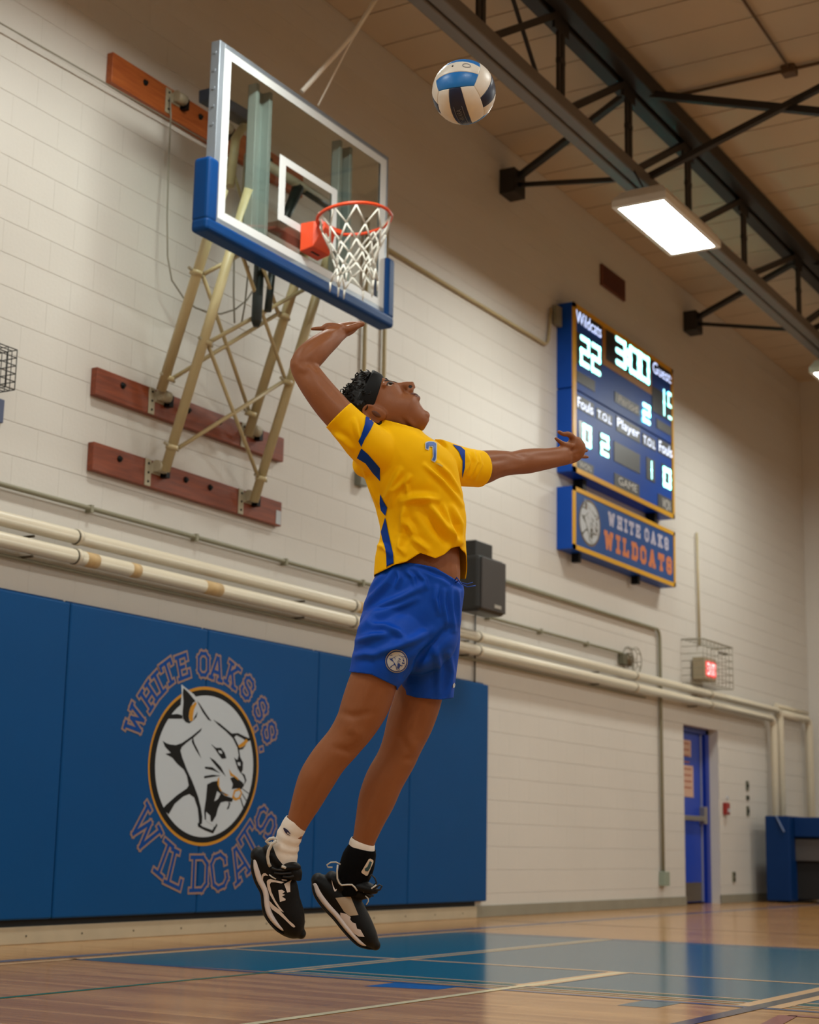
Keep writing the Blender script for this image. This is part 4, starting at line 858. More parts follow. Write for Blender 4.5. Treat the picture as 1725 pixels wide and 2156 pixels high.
# left arm (stretched forward and away)
limb(body, [(925,990,.06,32,32),(966,984,.12,35,34),(1009,985,.18,37,35),(1040,978.5,.23,31,31),(1062,976,.27,27,28),(1081,975,.30,25,25),(1108,971.5,.35,26.5,25),(1130,968.5,.39,25,23),(1152,966,.43,22.5,20),(1175,962,.47,21,16),(1192,958,.50,21,14)], 24)
limb(body, [(1182,960,.49,20,13),(1197,955,.52,23,14),(1208,949,.53,24,15),(1213,941,.53,22,15),(1211,932,.53,17,13)], 20, 3)
ellipsoid(body, B3(1206,960,.52), RGT*.026, UPV*.02, FWD*.02)
finger([(1208,930,.53),(1205,920,.52),(1196,914,.50),(1186,914,.49),(1177,909,.48)], 8.2, 4.2)
finger([(1202,938,.50),(1190,936,.49),(1181,931,.48),(1171,923.5,.47)], 7.2, 4.0)
finger([(1211,951,.55),(1221,950,.57),(1229,949.5,.59),(1236,948.5,.60)], 6.0, 3.8)
finger([(1211,960,.53),(1222,960.5,.55),(1230,961.5,.57),(1237.5,962.5,.58)], 6.0, 3.6)
finger([(1211,940,.56),(1219,937,.60),(1222,935,.64),(1222,934,.67)], 6.0, 4.2)
# legs
limb(body, [(834,1320,-.05,52,52),(812,1380,-.075,52,52),(788,1432,-.08,51,53),(771,1480,-.08,51,52),(750,1525,-.08,45,48),(724,1562,-.08,40,43),(692,1600,-.08,39,42),(667,1640,-.08,38.5,40),(647,1685,-.08,32,33),(628,1728,-.08,24,25),(613,1765,-.08,21,22),(600,1805,-.08,22,22)], 26)
limb(body, [(898,1330,.07,50,50),(893,1400,.09,49,50),(882,1465,.10,50,52),(864,1521,.10,49,50),(847,1568,.10,43,45),(832,1603,.10,41,43),(810,1642,.10,41,42),(793,1687,.10,38.5,38),(779,1728,.10,31,32),(766,1772,.10,24,24),(757,1808,.10,22,22),(745,1840,.10,22,22)], 26)
limb(body, [(842,893,.0,30,32),(858,880,0,27,30),(872,868,0,20,24)], 18)
# head: local y = facing, z = crown, x = towards the player's left
HS = 1.15; O_ = B3(883, 917, .005); yw = math.radians(6)
hf = (RGT*.49+UPV*.87).normalized(); hz = (-RGT*.87+UPV*.49).normalized(); hl = FWD.copy()
hf = (hf*math.cos(yw)-hl*math.sin(yw)).normalized(); hl = hf.cross(hz); hl = hl if hl.dot(FWD) > 0 else -hl
def H(x, y, z): return O_+HS*(hl*x+hf*y+hz*z)
prof = [(-.004,.054,.02,.020),(.008,.066,.010,.036),(.0225,.0725,-.006,.047),(.036,.0790,-.018,.053),(.046,.0840,-.026,.056),(.054,.0915,-.03,.058),(.060,.0950,-.038,.059),(.068,.0985,-.044,.061),(.078,.0975,-.050,.062),(.088,.0950,-.055,.064),(.102,.0895,-.062,.067),(.122,.088,-.072,.069),(.138,.084,-.08,.071),(.150,.087,-.086,.072),(.162,.096,-.09,.073),(.176,.096,-.092,.074),(.195,.088,-.09,.073),(.215,.070,-.08,.066),(.230,.040,-.055,.048),(.238,.006,-.022,.02)]
hr = []
for z, f, b, w_ in prof:
    c = (f+b)/2; h = (f-b)/2; row = []
    for i in range(36):
        t = 2*PI*i/36; sy, sx = math.sin(t), math.cos(t); e = .86
        row.append(H(w_*math.copysign(abs(sx)**e, sx), c+h*math.copysign(abs(sy)**(.92), sy), z))
    hr.append(row)
body.grid(hr, cap0=True, cap1=True)
def hell(c, rx, ry, rz, tilt=0.0):
    ct, st_ = math.cos(tilt), math.sin(tilt); ellipsoid(body, H(*c), hl*rx*HS, (hf*ct+hz*st_)*ry*HS, (hz*ct-hf*st_)*rz*HS, 10)
body.tube([H(0,.088,.142), H(0,.096,.126), H(0,.108,.106), H(0,.115,.092), H(0,.108,.084)], [.009*HS,.0105*HS,.0130*HS,.0150*HS,.012*HS], 12)
for s in (-1, 1):
    hell((s*.013,.101,.087), .0095, .013, .0095); hell((s*.034,.080,.161), .024, .010, .009)
    hell((s*.0735,-.002,.140), .008, .021, .034, .25)
    body.tube([H(s*(.074+.009*math.sin(q*.9)), .000+.021*math.cos(q+.4)-.006, .143+.034*math.sin(q+.4)) for q in [(-.6+i*.38) for i in range(12)]], .0045*HS, 8)
hell((0,.0965,.0675), .024, .0080, .0066); hell((0,.0935,.0560), .021, .0080, .0068); hell((0,.062,.014), .026, .012, .014)
def ridge_disp(P_, Nn, ridges):
    C_ = np.array(CAM); dd = P_-C_; zz = dd@np.array(FWD); uu = IMG_W/2+FPX*(dd@np.array(RGT))/zz; vv_ = IMG_H/2-FPX*(dd@np.array(UPV))/zz
    facing = np.clip(.35-(Nn@np.array(FWD))*1.2, 0, 1); disp = np.zeros(len(P_))
    for amp, wd, pl in ridges:
        best = np.full(len(P_), 1e9); tt = np.zeros(len(P_)); L_ = 0; tot = sum(math.dist(p, q) for p, q in zip(pl, pl[1:]))
        for p, q in zip(pl, pl[1:]):
            d0 = np.array(q)-np.array(p); l = math.hypot(*d0); t = np.clip(((uu-p[0])*d0[0]+(vv_-p[1])*d0[1])/(l*l), 0, 1)
            dist = np.hypot(uu-(p[0]+t*d0[0]), vv_-(p[1]+t*d0[1])); k = dist < best; best[k] = dist[k]; tt[k] = (L_+t[k]*l)/tot; L_ += l
        tap = np.sin(np.clip(tt*.9+.05, 0, 1)*math.pi)**.6
        disp += amp*tap*(np.exp(-(best/wd)**2)-.45*np.exp(-(best/(wd*2.2))**2))*facing
    return disp, uu, vv_
bme = remeshed(body, 'body', .0042, 5, .5)
RB = [(.009,14,[(735,1530),(755,1545),(748,1560)]), (-.007,9,[(715,1500),(745,1508),(785,1500)]), (-.008,9,[(705,1575),(735,1582),(760,1570)]), (.007,13,[(866,1560),(872,1572),(868,1585)]), (-.006,8,[(850,1600),(865,1598),(880,1590)]), (-.005,9,[(835,1545),(850,1560),(858,1580)]),
      (-.006,9,[(790,1450),(775,1490),(768,1515)]), (-.006,10,[(890,1490),(880,1530),(868,1550)]), (.006,14,[(645,1625),(630,1660),(622,1690)]), (.006,14,[(775,1640),(762,1670),(757,1700)]), (-.005,9,[(690,1625),(665,1665),(645,1710)]), (-.005,9,[(815,1650),(800,1690),(785,1740)]),
      (-.006,6,[(1018,972),(1045,970),(1070,966)]), (-.007,6,[(1078,952),(1090,958),(1108,962)]), (.005,8,[(1100,985),(1080,988),(1060,992)]), (-.005,6,[(1130,960),(1160,958),(1185,955)]), (.004,5,[(1195,948),(1206,940),(1214,932)]), (.004,4,[(1200,955),(1212,952),(1220,950)]),
      (-.006,8,[(720,850),(690,815),(668,795)]), (.006,8,[(628,772),(640,778),(652,776)]), (-.006,6,[(668,778),(658,768),(650,764)]), (-.005,7,[(640,745),(665,722),(690,705)]), (.004,5,[(700,700),(715,692),(722,690)]), (-.005,7,[(905,1190),(915,1205),(925,1215)]), (.005,7,[(858,885),(868,895),(872,905)]), (-.006,6,[(846,880),(858,895),(866,905)])]
_P = np.array([v.co for v in bme.vertices]); _N = np.array([v.normal for v in bme.vertices]); _d, _u, _v = ridge_disp(_P, _N, RB)
bme.vertices.foreach_set('co', (_P+_N*_d[:, None]).ravel()); bme.update()
body_o = link('body', bme, M_skin, person); bvh_body = bvh_of(bme)
# face details
M_eye, M_iris, M_hair, M_lip = mat('eye_white', '#b39c8e', .3), mat('eye_iris', '#1a0f0a', .2), mat('black_hair', '#0a0807', .5, var=.3, scale=30, spec=.3), mat('lip_brown', '#6e3f33', .45)
for s in (1,):
    ey = ellipsoid(MB(), H(s*.034,.0760,.1490), hl*.0125*HS, hf*.0125*HS, hz*.0080*HS).build('eye', M_eye, person)
    ellipsoid(MB(), H(s*.034,.0858,.1515), hl*.0055*HS, hf*.0032*HS, hz*.0050*HS).build('iris', M_iris, ey)
    MB().tube([H(s*.014,.096,.163), H(s*.028,.0955,.1685), H(s*.042,.089,.170), H(s*.053,.078,.166)], [.003,.0042,.0038,.002], 8).build('eyebrow', M_hair, person)
for s in (-1, 1): ellipsoid(MB(), H(s*.0790,-.002,.138), hl*.004*HS, (hf*.97+hz*.25)*.008*HS, hz*.016*HS).build('ear_hollow', mat('ear_inner_skin', '#5a321d', .6), person)
k8 = lambda L_: [(720+x*.11594, 780+y*.11594) for x, y in L_]
eyn = decal('eye', k8([(832,266),(850,240),(895,240),(922,262),(890,282),(848,286)]), bvh_body, M_eye, person, .0008, 2)
decal('iris', k8([(848,244),(875,226),(905,236),(910,258),(885,266),(858,258)]), bvh_body, M_iris, eyn, .0016, 2)
decal('eyelashes', k8([(808,266),(824,226),(860,203),(905,210),(952,244),(905,240),(870,226),(845,240),(826,272)]), bvh_body, mat('lash_dark', '#1d0f0a', .6), person, .0020, 2)
decal('eyebrow', k8([(765,190),(800,172),(860,162),(925,174),(990,206),(1003,224),(960,212),(900,196),(840,188),(790,196)]), bvh_body, M_hair, person, .0014, 2)
decal('nostril', k8([(1210,288),(1228,266),(1262,268),(1280,290),(1264,318),(1235,325),(1214,308)]), bvh_body, mat('nostril_dark', '#1a0c07', .7), person, .0010, 2)
lp_ = decal('lips', k8([(1240,428),(1300,393),(1362,374),(1402,400),(1442,470),(1440,512),(1390,486),(1340,458)]), bvh_body, mat('lip_brown', '#6a3a2e', .45), person, .0008, 2)
decal('mouth_line', k8([(1262,424),(1340,424),(1400,444),(1442,478),(1437,492),(1390,462),(1330,438)]), bvh_body, mat('mouth_dark', '#3c1c16', .5), lp_, .0016, 2)
# headband
hb = []
for dz, gr in ((-.006,.0), (-.004,.0035), (.0,.005), (.022,.0055), (.040,.005), (.046,.0035), (.048,0)):
    row = []
    for i in range(48):
        t = 2*PI*i/48; y = math.sin(t); x = math.cos(t); front = max(0, y); side = abs(x)
        z = .183-.022*(1-y)/2*1.0-.012*side+dz*(1.0-.35*front); row.append(H((.0725+gr)*math.copysign(abs(x)**.88, x), .003+(.094+gr)*math.copysign(abs(y)**.93, y), z))
    hb.append(row)
MB().grid(hb).build('headband', mat('black_headband', '#040507', .65, spec=.25), person)
# hair: cap plus curls
hc = MB(); rr_ = random.Random(11)
ellipsoid(hc, H(0,-.012,.196), hl*.082*HS, hf*.092*HS, hz*.062*HS); ellipsoid(hc, H(0,-.055,.150), hl*.070*HS, hf*.045*HS, hz*.070*HS); ellipsoid(hc, H(0,.050,.220), hl*.055*HS, hf*.040*HS, hz*.026*HS); ellipsoid(hc, H(0,-.06,.105), hl*.055*HS, hf*.030*HS, hz*.045*HS)
for s in (-1, 1): ellipsoid(hc, H(s*.066,-.035,.150), hl*.012*HS, hf*.035*HS, hz*.045*HS)
hme = remeshed(hc, 'hair', .006, 2); hb_ = bvh_of(hme)
for v in hme.vertices:
    n1 = noise.noise(v.co*38); n2 = noise.noise(v.co*90); v.co += v.normal*(.006*n1+.004*n2)
hair = link('hair', hme, M_hair, person)
cur = MB()
for i in range(330):
    t, q = rr_.uniform(0, 2*PI), rr_.uniform(0, 1); d = Vector((math.cos(t)*math.sqrt(1-q*q), math.sin(t)*math.sqrt(1-q*q), q)); o_ = H(0,-.02,.165)
    dw = (hl*d.x+hf*d.y*1.05+hz*d.z).normalized(); h = hb_.ray_cast(o_+dw*.4, -dw)
    if h[0] is None: continue
    p = h[0]; e1 = dw.orthogonal().normalized(); e2 = dw.cross(e1); R0 = rr_.uniform(.004, .008); ln = rr_.uniform(.008, .020); a0 = rr_.uniform(0, 6); w1 = rr_.uniform(3, 6); dr_ = (e1*rr_.uniform(-1, 1)+e2*rr_.uniform(-1, 1)-hf*.5)*.7
    pts = [p+(dw+dr_).normalized()*(ln*k/6-.004)+e1*R0*math.cos(a0+w1*k/6)+e2*R0*math.sin(a0+w1*k/6) for k in range(7)]
    cur.tube(pts, [.0022]*5+[.0016,.0008], 5)
tag(cur.build('curls', M_hair, hair), kind='stuff')

# ---- shirt and shorts: closed volumes merged, opened at the hems, then folded
def capped(mb, R_): mb.grid(R_, cap0=True, cap1=True)
def tubeR(st, n=72, m=6):
    st = spl(st, m); return [ring(s[0], s[1], s[2], s[3], s[4], None, s[5], n) for s in st]
def cloth(mb, name, vox, cuts, ridges, noise_fn, m, smooth=8):
    """cuts: (signed distance fn, unit vector) - faces beyond are removed, the edge is drawn to the cut"""
    me = remeshed(mb, name, vox, smooth, .6); bm = bmesh.new(); bm.from_mesh(me); bm.normal_update()
    dead = [f for f in bm.faces if any(c[0](f.calc_center_median(), f.normal) > 0 for c in cuts)]
    bmesh.ops.delete(bm, geom=dead, context='FACES')
    isl = [v for v in bm.verts if not v.link_faces]; bmesh.ops.delete(bm, geom=isl, context='VERTS')
    for v in bm.verts:
        if v.is_boundary:
            best = min(((abs(c[0](v.co, v.normal)), c) for c in cuts), key=lambda t: t[0])
            if best[0] < .03: v.co = v.co-best[1][1]*best[1][0](v.co, v.normal)
    bnd = [v for v in bm.verts if v.is_boundary]
    for _ in range(3):
        new = {}
        for v in bnd:
            nb = [e.other_vert(v) for e in v.link_edges if e.is_boundary]
            if len(nb) == 2: new[v] = v.co*.5+(nb[0].co+nb[1].co)*.25
        for v, c in new.items(): v.co = c
    bm.normal_update(); bm.verts.ensure_lookup_table()
    disp, uu, vv_ = ridge_disp(np.array([v.co for v in bm.verts]), np.array([v.normal for v in bm.verts]), ridges)
    for i, v in enumerate(bm.verts): v.co += v.normal*(disp[i]+noise_fn(uu[i], vv_[i], v.co))
    bm.to_mesh(me); bm.free(); me.polygons.foreach_set('use_smooth', [True]*len(me.polygons)); me.update()
    o = link(name, me, m, person); so = o.modifiers.new('thick', 'SOLIDIFY'); so.thickness = .0025; so.offset = -1
    return o, me
def plane_cut(u, v, d, u2, v2, d2, rad):       # opening plane at the first point, facing the second
    c, q = B3(u, v, d), B3(u2, v2, d2); T = (q-c).normalized()
    return (lambda p, n: (p-c).dot(T) if (p-c).length < rad else -1.0, T)
def line_cut(us, vs_, sgn, cond=None, far=None):
    def f(p, n):
        u, v, d = proj(p)
        if cond and not cond(u, v): return -1.0
        tv = float(np.interp(u, us, vs_))
        if far is not None:
            w_ = min(1, max(0, (n.dot(FWD)+.1)/.4)); tv = tv*(1-w_)+far*w_
        return sgn*(v-tv)*px()
    return (f, -UPV*sgn)
M_yel, M_bst = mat('yellow_jersey', '#f7bf00', .7, var=.04, scale=10, bump=.06, bscale=900, spec=.12), mat('blue_jersey_stripe', '#003a9c', .6, var=.05, spec=.15)
sv = MB()
capped(sv, tubeR([(886,1250,0,97,80,2),(886,1212,0,98,81,2),(888,1164,0,96,80,2),(892,1124,0,90.5,78,3),(887,1083,0,95.5,78,4),(876,1040,0,101.5,80,6),(866,1000,0,106,82,9),(858,965,0,110,82,13),(855,938,0,106,76,16),(850,915,0,84,64,16),(838,898,0,58,52,15),(830,880,0,52,49,13)]))
def sleevevol(st): 
    st2 = spl(st, 5); return [ring(*s[:5], (B3(*st2[min(i+1, len(st2)-1)][:3])-B3(*st2[max(i-1, 0)][:3])).normalized(), None, 48) for i, s in enumerate(st2)]
capped(sv, sleevevol([(812,960,-.05,50,50),(776,936,-.10,46.5,47),(744,906,-.13,41,41),(726,887,-.135,38,38),(713,874,-.14,37,37),(703,864,-.14,36.5,37)]))
capped(sv, sleevevol([(915,970,.05,48,48),(962,981,.11,43,43),(990,985,.15,40.5,40.5),(1009,987,.18,39.5,39.5),(1022,988,.20,39,39)]))
ellipsoid(sv, B3(768,978,-.02), RGT*.042, UPV*.045, FWD*.06)
k4 = lambda L_: [(680+x*.2029, 860+y*.2029) for x, y in L_]
R4 = [(.016,9,[(820,960),(950,930),(1080,925),(1190,950)]), (.014,9,[(1085,960),(1200,1130),(1330,1300),(1420,1400)]), (-.007,11,[(1010,1020),(1100,1160),(1180,1280),(1300,1390)]), (.013,8,[(850,1010),(830,1120),(825,1300)]), (.012,7,[(870,1180),(910,1240),(940,1310)]), (.010,7,[(640,960),(720,800),(800,640)]), (.010,6,[(1180,560),(1300,680),(1440,900)]), (.009,6,[(1060,590),(1250,760),(1450,1000)]), (.011,7,[(1260,1010),(1330,1200),(1350,1400)]), (.011,7,[(1350,1020),(1430,1200),(1440,1390)]), (.010,7,[(930,1350),(1000,1400),(1090,1470)]), (.009,6,[(800,1330),(790,1440),(840,1500)]), (.008,6,[(560,1420),(640,1440),(700,1520)]), (-.006,8,[(1130,1100),(1180,1250),(1280,1370)]),
      (.008,5,[(330,120),(350,220),(380,330)]), (.009,6,[(120,260),(220,330),(300,420)]), (.008,5,[(1500,470),(1520,560),(1470,680)]), (.009,5,[(1560,450),(1590,560),(1520,720)]), (.008,5,[(1620,470),(1640,580),(1570,740)]), (.008,5,[(900,700),(860,780),(880,900)]), (.009,6,[(420,620),(500,800),(570,1000)]), (.008,6,[(700,1000),(740,860),(870,720)])]
shirt, sme = cloth(sv, 'shirt', .0045, [plane_cut(713,875,-.14,703,865,-.14,.12), plane_cut(1009,987,.18,1022,988,.20,.12), line_cut([770,787,815,830,855,885,905,917,935,952,968,982,988], [1213,1211,1197,1189,1183,1164,1171,1175.5,1168,1154,1150,1164,1190], 1, lambda u, v: v > 1100, 1219),
   (lambda p, n: (p-B3(833,892,0)).dot((UPV+RGT*.26).normalized()) if (p-B3(833,892,0)).length < .11 else -1.0, (UPV+RGT*.26).normalized())], [(a_*2.3, w_, k4(l_)) for a_, w_, l_ in R4], lambda u, v, p: .0022*noise.noise(Vector((u*.03, v*.022, 3)))*min(1, max(0, (v-900)/150)), M_yel)
bvh_shirt = bvh_of(sme)
for q in ([(770,877),(789,886),(780,905),(768,925),(761,941),(755,929),(763,910),(768,893)], [(761,944),(775,956),(800,985),(801,1013),(785,995),(770,975),(752,964)], [(801,1040),(808,1055),(816,1069),(812,1086),(803,1075),(800,1060)], [(812,1089),(818,1120),(828,1165),(830,1190),(815,1197),(814,1165),(806,1135),(803,1120)], [(953,936),(970,941),(979,949),(979,985),(973,1007),(974,970),(966,951)]):
    decal('shirt_stripe', q, bvh_shirt, M_bst, shirt, .0030, 5)
n7 = decal('number', k4([(1058,362),(1072,348),(1100,342),(1150,346),(1182,366),(1180,470),(1178,540),(1162,562),(1122,540),(1138,500),(1134,402),(1106,398),(1098,436),(1062,426)]), bvh_shirt, M_wh, shirt, .0035, 4)
decal('number_fill', k4([(1070,364),(1100,352),(1148,356),(1171,372),(1170,470),(1167,532),(1157,548),(1132,536),(1148,500),(1143,392),(1098,390),(1090,424),(1070,418)]), bvh_shirt, mat('number_blue', '#1f55a8', .5), n7, .0050, 4)
decal('chest_logo', k4([(1170,566),(1205,572),(1246,598),(1235,604),(1200,584)]), bvh_shirt, mat('logo_faint', '#d9bf5a', .5), shirt, .0035, 4)

# ---- shorts
M_sht = mat('royal_blue_shorts', '#0046b4', .55, var=.05, scale=10, bump=.05, bscale=900, spec=.2)
hv = MB()
capped(hv, tubeR([(885,1185,0,86,70,7),(884,1212,0,91,75,7),(880,1238,0,98,80,6),(870,1280,0,104,84,4),(862,1325,0,105,84,4),(860,1365,0,96,76,6),(864,1395,0,60,48,6)]))
capped(hv, tubeR([(858,1262,-.02,55,50,8),(834,1330,-.07,78,72,12),(812,1380,-.08,69,66,15),(793,1420,-.08,58,60,17),(780,1445,-.08,53,58,17)]))
capped(hv, tubeR([(910,1270,.05,60,68,4),(911,1350,.08,58,66,5),(903,1410,.10,59.5,64,6),(897,1460,.10,59.5,61,7),(895,1485,.10,59,60,7)]))
ellipsoid(hv, B3(872,1375,0), RGT*.12, UPV*.07, FWD*.11)
R5 = [(.014,9,[(395,790),(620,640),(860,540),(1060,430)]), (.013,8,[(380,880),(560,740),(800,650),(1000,560)]), (.012,8,[(430,640),(560,500),(680,380),(760,240)]), (.010,7,[(470,500),(560,390),(640,300)]), (.012,8,[(500,830),(660,850),(800,910),(870,970)]), (.011,8,[(360,1010),(520,960),(700,930)]), (.012,10,[(540,1160),(760,1080),(960,1000),(1150,900)]), (.009,6,[(1300,480),(1290,620),(1330,860)]), (.009,6,[(1370,470),(1380,640),(1400,900)]), (.009,6,[(1440,480),(1450,640),(1455,830)]), (.009,6,[(1220,440),(1200,560),(1240,720)]), (-.016,10,[(1340,880),(1180,1060),(1020,1220),(880,1400)]), (.008,7,[(1000,1180),(940,1330),(880,1470)]), (.008,8,[(330,1180),(450,1150),(560,1160)]), (.009,8,[(1200,1100),(1240,1300),(1230,1560)]), (.008,7,[(1350,1150),(1380,1350),(1350,1580)]), (-.006,5,[(900,190),(1100,250),(1300,330),(1470,450)]), (.008,5,[(800,260),(820,340),(780,430)]), (.008,5,[(900,270),(960,330),(980,420)]), (.007,5,[(1020,290),(1090,360),(1110,450)])]
k7 = lambda L_: [(680+x*.1971, 1150+y*.1971) for x, y in L_]
shorts, stm = cloth(hv, 'shorts', .0045, [line_cut([720,732,782,806,836,845], [1413,1414,1420,1432,1446,1448], 1, lambda u, v: v > 1385 and u < 837), line_cut([830,838,877,930,955,970], [1456,1457,1469,1473.5,1470,1466], 1, lambda u, v: v > 1420 and u >= 837), line_cut([780,830,861,916,950,975], [1204,1191,1184,1195,1215,1231], -1, lambda u, v: v < 1260)], [(a_*1.9, w_, k7(l_)) for a_, w_, l_ in R5], lambda u, v, p: .0012*noise.noise(Vector((u*.03, v*.03, 7))), M_sht)
bvh_sht = bvh_of(stm)
for q in ([(958,1228,-.06),(966,1222,-.09),(972,1230,-.1),(985,1236,-.11),(1002,1233,-.11)], [(955,1226,-.06),(962,1216,-.08),(970,1226,-.09),(984,1230,-.1),(996,1226,-.1)]): MB().tube([B3(*p) for p in q], .0022, 6).build('drawstring', mat('drawstring_blue', '#0d3f95', .6), shorts)
M_gry = mat('emblem_grey', '#9a9692', .5)
rim_poly = [(835+23.5*math.cos(t)*(1+.02*math.sin(t)), 1391.5+24.5*math.sin(t)) for t in [2*PI*i/28 for i in range(28)]]
e0 = decal('leg_emblem', rim_poly, bvh_sht, M_gry, shorts, .0030, 5)
decal('emblem_ring', [(835+(u-835)*.93, 1391.5+(v-1391.5)*.93) for u, v in rim_poly], bvh_sht, mat('emblem_blue', '#123a86', .5), e0, .0040, 5); decal('emblem_face', [(835+(u-835)*.84, 1391.5+(v-1391.5)*.84) for u, v in rim_poly], bvh_sht, M_wh, e0, .0050, 5)
for nm, c, pts, lay in EMBN:
    if c != 'k' or nm in ('ring', 'ear'): continue
    P_ = [(835+x*22.0, 1391.5-z*23) for x, z in pts]; decal('emblem_line', P_, bvh_sht, mat('emblem_blue', '#123a86', .5), e0, .0060, 6)
decal('small_logo', [(953,1441),(956,1437),(958,1441),(957,1447),(953,1448)], bvh_sht, M_wh, shorts, .003, 4)

# ---- socks, brace
M_sock = mat('white_sock', '#ddd3c8', .8, var=.05, scale=60, bump=.1, bscale=700)
def sleeve_tube(st, n=40, m=5): return tubeR(st, n, m)
sk = sleeve_tube([(624.5,1729.5,-.08,24.5,24,29),(620,1738,-.08,26,25.5,28),(610,1758,-.08,26.5,25.5,25),(603,1780,-.08,27.5,26,20),(599,1800,-.08,28,27,12),(598,1825,-.08,28,27,8)])
sk = folds(sk, .0022, lambda s, t: math.sin(s*34+math.sin(t*6.28)*1.2)*(.2 if s < .25 else 1.0)*max(.0, 1-abs(s-.55)*2.2))
skm = MB().grid(sk).mesh('sock'); sock = link('sock', skm, M_sock, person); sock['label'] = 'white ribbed sock with a small dark logo'; so = sock.modifiers.new('thick', 'SOLIDIFY'); so.thickness = .003; so.offset = -1
bsk = bvh_of(skm); k5 = lambda L_: [(515+x*.12992, 1700+y*.12992) for x, y in L_]
sl = decal('sock_logo', k5([(636,330),(660,332),(690,352),(720,380),(752,432),(720,418),(705,395),(690,420),(735,440),(740,455),(700,442),(665,405),(640,362)]), bsk, mat('logo_navy', '#1c1c40', .6), sock, .004, 4)
s2 = MB().grid(sleeve_tube([(765,1771,.10,26,25,20),(763,1778,.10,28,27,20),(761,1792,.10,29,28,18)])).build('sock', M_sock, person); s2.modifiers.new('t', 'SOLIDIFY').thickness = .002
M_blkf = mat('black_brace_fabric', '#040405', .8, var=.2, spec=.1)
brm = MB().grid(folds(sleeve_tube([(763.5,1783.5,.10,29.5,28,14),(759,1795,.10,33.5,31,10),(754,1812,.10,36.5,33,6),(749,1835,.10,37,34,2),(742,1858,.10,34,33,0),(738,1880,.10,30,30,0)]), .0015, lambda s, t: noise.noise(Vector((s*6, math.cos(t*6.28)*2, math.sin(t*6.28)*2))))).mesh('ankle_brace')
brc = link('ankle_brace', brm, M_blkf, person); brc.modifiers.new('t', 'SOLIDIFY').thickness = .003; bbr = bvh_of(brm); k6 = lambda L_: [(640+x*.12056, 1750+y*.12056) for x, y in L_]
pt_ = decal('brace_patch', k6([(1130,485),(1160,478),(1205,505),(1208,540),(1110,770),(1080,775),(1005,725),(1005,700)]), bbr, mat('patch_cream', '#c9b7a2', .6), brc, .003, 4)
decal('patch_mark', k6([(1145,520),(1180,540),(1150,640),(1110,700),(1065,690),(1060,650),(1105,620)]), bbr, mat('patch_teal', '#16414a', .6), pt_, .0045, 4)

# ---- shoes
M_up, M_mid, M_out = mat('black_shoe_upper', '#060607', .55, var=.25, scale=40, bump=.12, bscale=500, spec=.2), mat('white_midsole', '#cfc6c4', .5, var=.04), mat('black_outsole', '#0d0c0a', .55, var=.2, spec=.25)
M_shw = mat('shoe_white_overlay', '#cdbfb5', .5, var=.04)
def shoe(st, sole, d, label, extra):
    um = MB(); limb(um, [(u, v, d, a, b) for u, v, a, b in st], 32, 5); limb(um, [(u, v, d, a, b) for u, v, a, b in extra], 24, 4); ume = remeshed(um, 'shoe', .004, 4); so_ = link('shoe', ume, M_up, person); so_['label'] = label
    mid, out = MB(), MB()
    limb(mid, [(u+ox*.72, v+oy*.72, d, w_*(1.35 if i_ < 7 else 1), b) for i_, (u, v, ox, oy, w_, b) in enumerate(sole)], 24, 5); limb(out, [(u, v, d, w_*.62, b*.97) for (u, v, ox, oy, w_, b) in sole], 24, 5)
    return so_, ume, remeshed(mid, 'midsole', .004, 2), remeshed(out, 'outsole', .004, 2)
stR = [(545,1801,18,26),(556,1814,27,29),(573,1838,36,30),(588,1866,38,31),(594,1898,38.5,33),(603,1924,38,34),(614,1944,33,32),(626,1959,22,26),(634,1966,11,16)]
soR = [(533,1806,12,-5,7,24),(534,1826,12,-5,9,28),(541,1851,12,-6,9,29),(553,1876,12,-6,8,30),(556,1901,12,-5,8,32),(561,1921,12,-6,8,33),(573,1939,11,-8,7.5,33),(589,1955,9,-9,7,31),(604,1963,6,-9,5.5,22),(615,1966,3,-8,3.5,12)]
shR, meR, miR, ouR = shoe(stR, soR, -.08, 'black and white high-top shoe with a white E mark', [(566,1790,13,24),(588,1812,19,28),(612,1830,17,26)])
stL = [(670,1853,15,24),(686,1868,26,28),(708,1890,33,30),(731,1912,34,31),(747,1934,31,33),(763,1958,27,33),(779,1979,20,28),(791,1990,11,16)]
soL = [(660,1862,10,-8,7,24),(666,1881,10,-8,9,28),(682,1904,10,-9,9,30),(705,1929,10,-9,8,31),(722,1950,10,-8,7.5,33),(740,1970,10,-8,7,33),(757,1985,7,-9,6.5,30),(777,1993,4,-9,5.5,22),(788,1996,1,-8,4,14)]
shL, meL, miL, ouL = shoe(stL, soL, .10, 'black shoe with a white midsole and a thin tick mark', [(698,1846,12,24),(722,1862,18,28),(752,1876,18,28),(774,1880,12,22)])
for s_, mi_, ou_ in ((shR, miR, ouR), (shL, miL, ouL)): link('midsole', mi_, M_mid, s_); link('outsole', ou_, M_out, s_)
bR, bL = bvh_of(meR), bvh_of(meL)
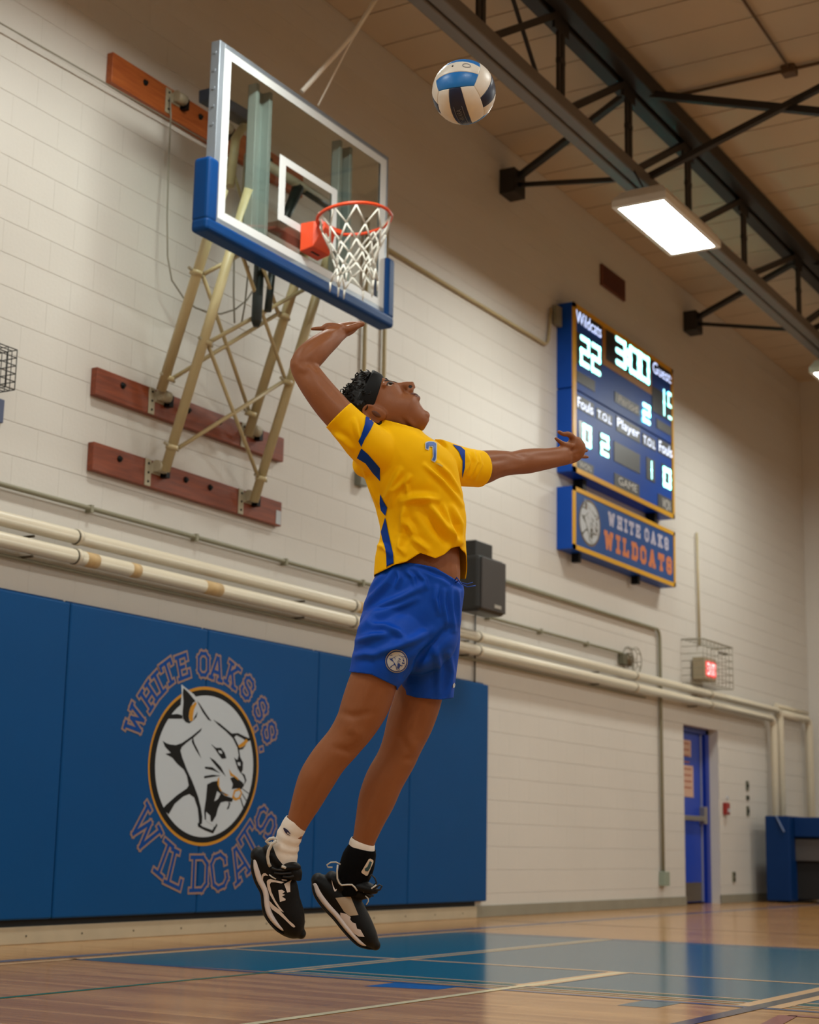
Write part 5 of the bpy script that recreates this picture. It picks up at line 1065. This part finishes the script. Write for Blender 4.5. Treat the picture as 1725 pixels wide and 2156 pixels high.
for q in ([(285,1090),(310,1065),(345,1065),(385,1105),(340,1100),(310,1115),(303,1160),(320,1280),(345,1400),(400,1500),(470,1580),(560,1650),(640,1740),(720,1830),(800,1900),(820,1930),(800,1945),(760,1920),(660,1820),(560,1730),(450,1650),(370,1540),(320,1420),(290,1280),(278,1160)],
          [(362,1200),(380,1170),(420,1158),(500,1180),(640,1210),(600,1232),(500,1212),(430,1212),(412,1250),(440,1370),(500,1500),(570,1610),(640,1700),(580,1670),(500,1560),(420,1420),(375,1300)],
          [(548,1340),(605,1332),(655,1365),(610,1400),(660,1415),(605,1445),(665,1480),(660,1505),(575,1530)], [(640,1240),(700,1210),(760,1175),(735,1230),(738,1370),(690,1378),(665,1310)], [(600,1165),(680,1172),(690,1188),(610,1185)]):
    decal('overlay', k5(q), bR, M_shw, shR, .0025, 5)
decal('overlay', k6([(550,1165),(820,1140),(850,1230),(950,1465),(800,1480),(700,1400)]), bL, mat('tan_overlay', '#a08b72', .6), shL, .0025, 5)
decal('overlay', k6([(820,1500),(810,1540),(850,1590),(905,1610),(930,1700),(990,1720),(1060,1845),(960,1835),(860,1770),(750,1640),(640,1480),(640,1420),(740,1440)]), bL, M_mid, shL, .0028, 5)
decal('tick_mark', k6([(485,850),(500,880),(520,960),(545,1020),(580,1005),(560,1050),(535,1055),(510,1000)]), bL, M_shw, shL, .0025, 4)
def strand(name, q, kk, r, m, par, d, n=6): MB().tube([B3(*kk([p])[0], d+(p[2] if len(p) > 2 else 0)) if False else B3(kk([p[:2]])[0][0], kk([p[:2]])[0][1], d+(p[2] if len(p) > 2 else 0)) for p in q], r, n).build(name, m, par)
M_trim = mat('shoe_trim', '#c2bbb0', .5); M_lace = mat('black_lace', '#0d0d10', .6)
strand('collar_trim', [(590,590),(580,700),(585,830),(620,910),(660,945),(760,935),(840,935),(890,980),(930,1040)], k6, .0032, M_trim, shL, .045)
strand('heel_loop', [(640,580),(560,540),(470,545),(400,590),(420,630),(500,632)], k6, .0028, M_trim, shL, .06)
strand('heel_loop', [(510,540),(470,495),(410,510),(355,550),(400,590),(450,575)], k5, .006, M_trim, shR, -.12)
strand('collar_trim', [(520,540),(440,600),(390,700),(375,800),(390,900),(420,960)], k5, .0055, M_trim, shR, -.125)
MB().grid(tubeR([(612,1817,-.09,16,26,12),(617,1830,-.09,20,28,16),(614,1845,-.09,22,28,20)], 32, 4)).build('tongue', M_up, shR)
limb_t = MB(); limb(limb_t, [(596,1826,-.10,7,20),(610,1823,-.11,9,22),(624,1823,-.10,7,18)], 16); limb_t.build('padded_collar', M_up, shR)
limb_t = MB(); limb(limb_t, [(752,1862,.08,8,20),(770,1868,.07,12,22),(786,1872,.08,9,18)], 16); limb_t.build('tongue', M_up, shL)
for q in ([(1130,840),(1180,760),(1240,820),(1270,900),(1220,960)], [(1230,1050),(1330,1020),(1365,960),(1320,935),(1240,1000),(1180,1080)], [(1100,1090),(1150,1120),(1220,1130)]): strand('lace', q, k6, .0035, M_lace, shL, .05)
strand('lace', [(1040,1060),(1120,1040),(1200,990),(1265,940)], k6, .0028, M_trim, shL, .045); strand('lace', [(1075,1130),(1120,1170),(1130,1220),(1090,1285)], k6, .0022, M_trim, shL, .05)
for q in ([(440,980),(520,1010),(620,1020),(760,990)], [(480,1060),(600,1075),(760,1060)], [(620,1120),(720,1130),(800,1110)]): strand('lace', q, k5, .004, M_lace, shR, -.135)
strand('lace', [(400,1090),(450,1130),(510,1160)], k5, .0025, M_trim, shR, -.13); strand('pull_tab', [(600,955),(640,965),(670,985)], k5, .005, M_trim, shR, -.14)
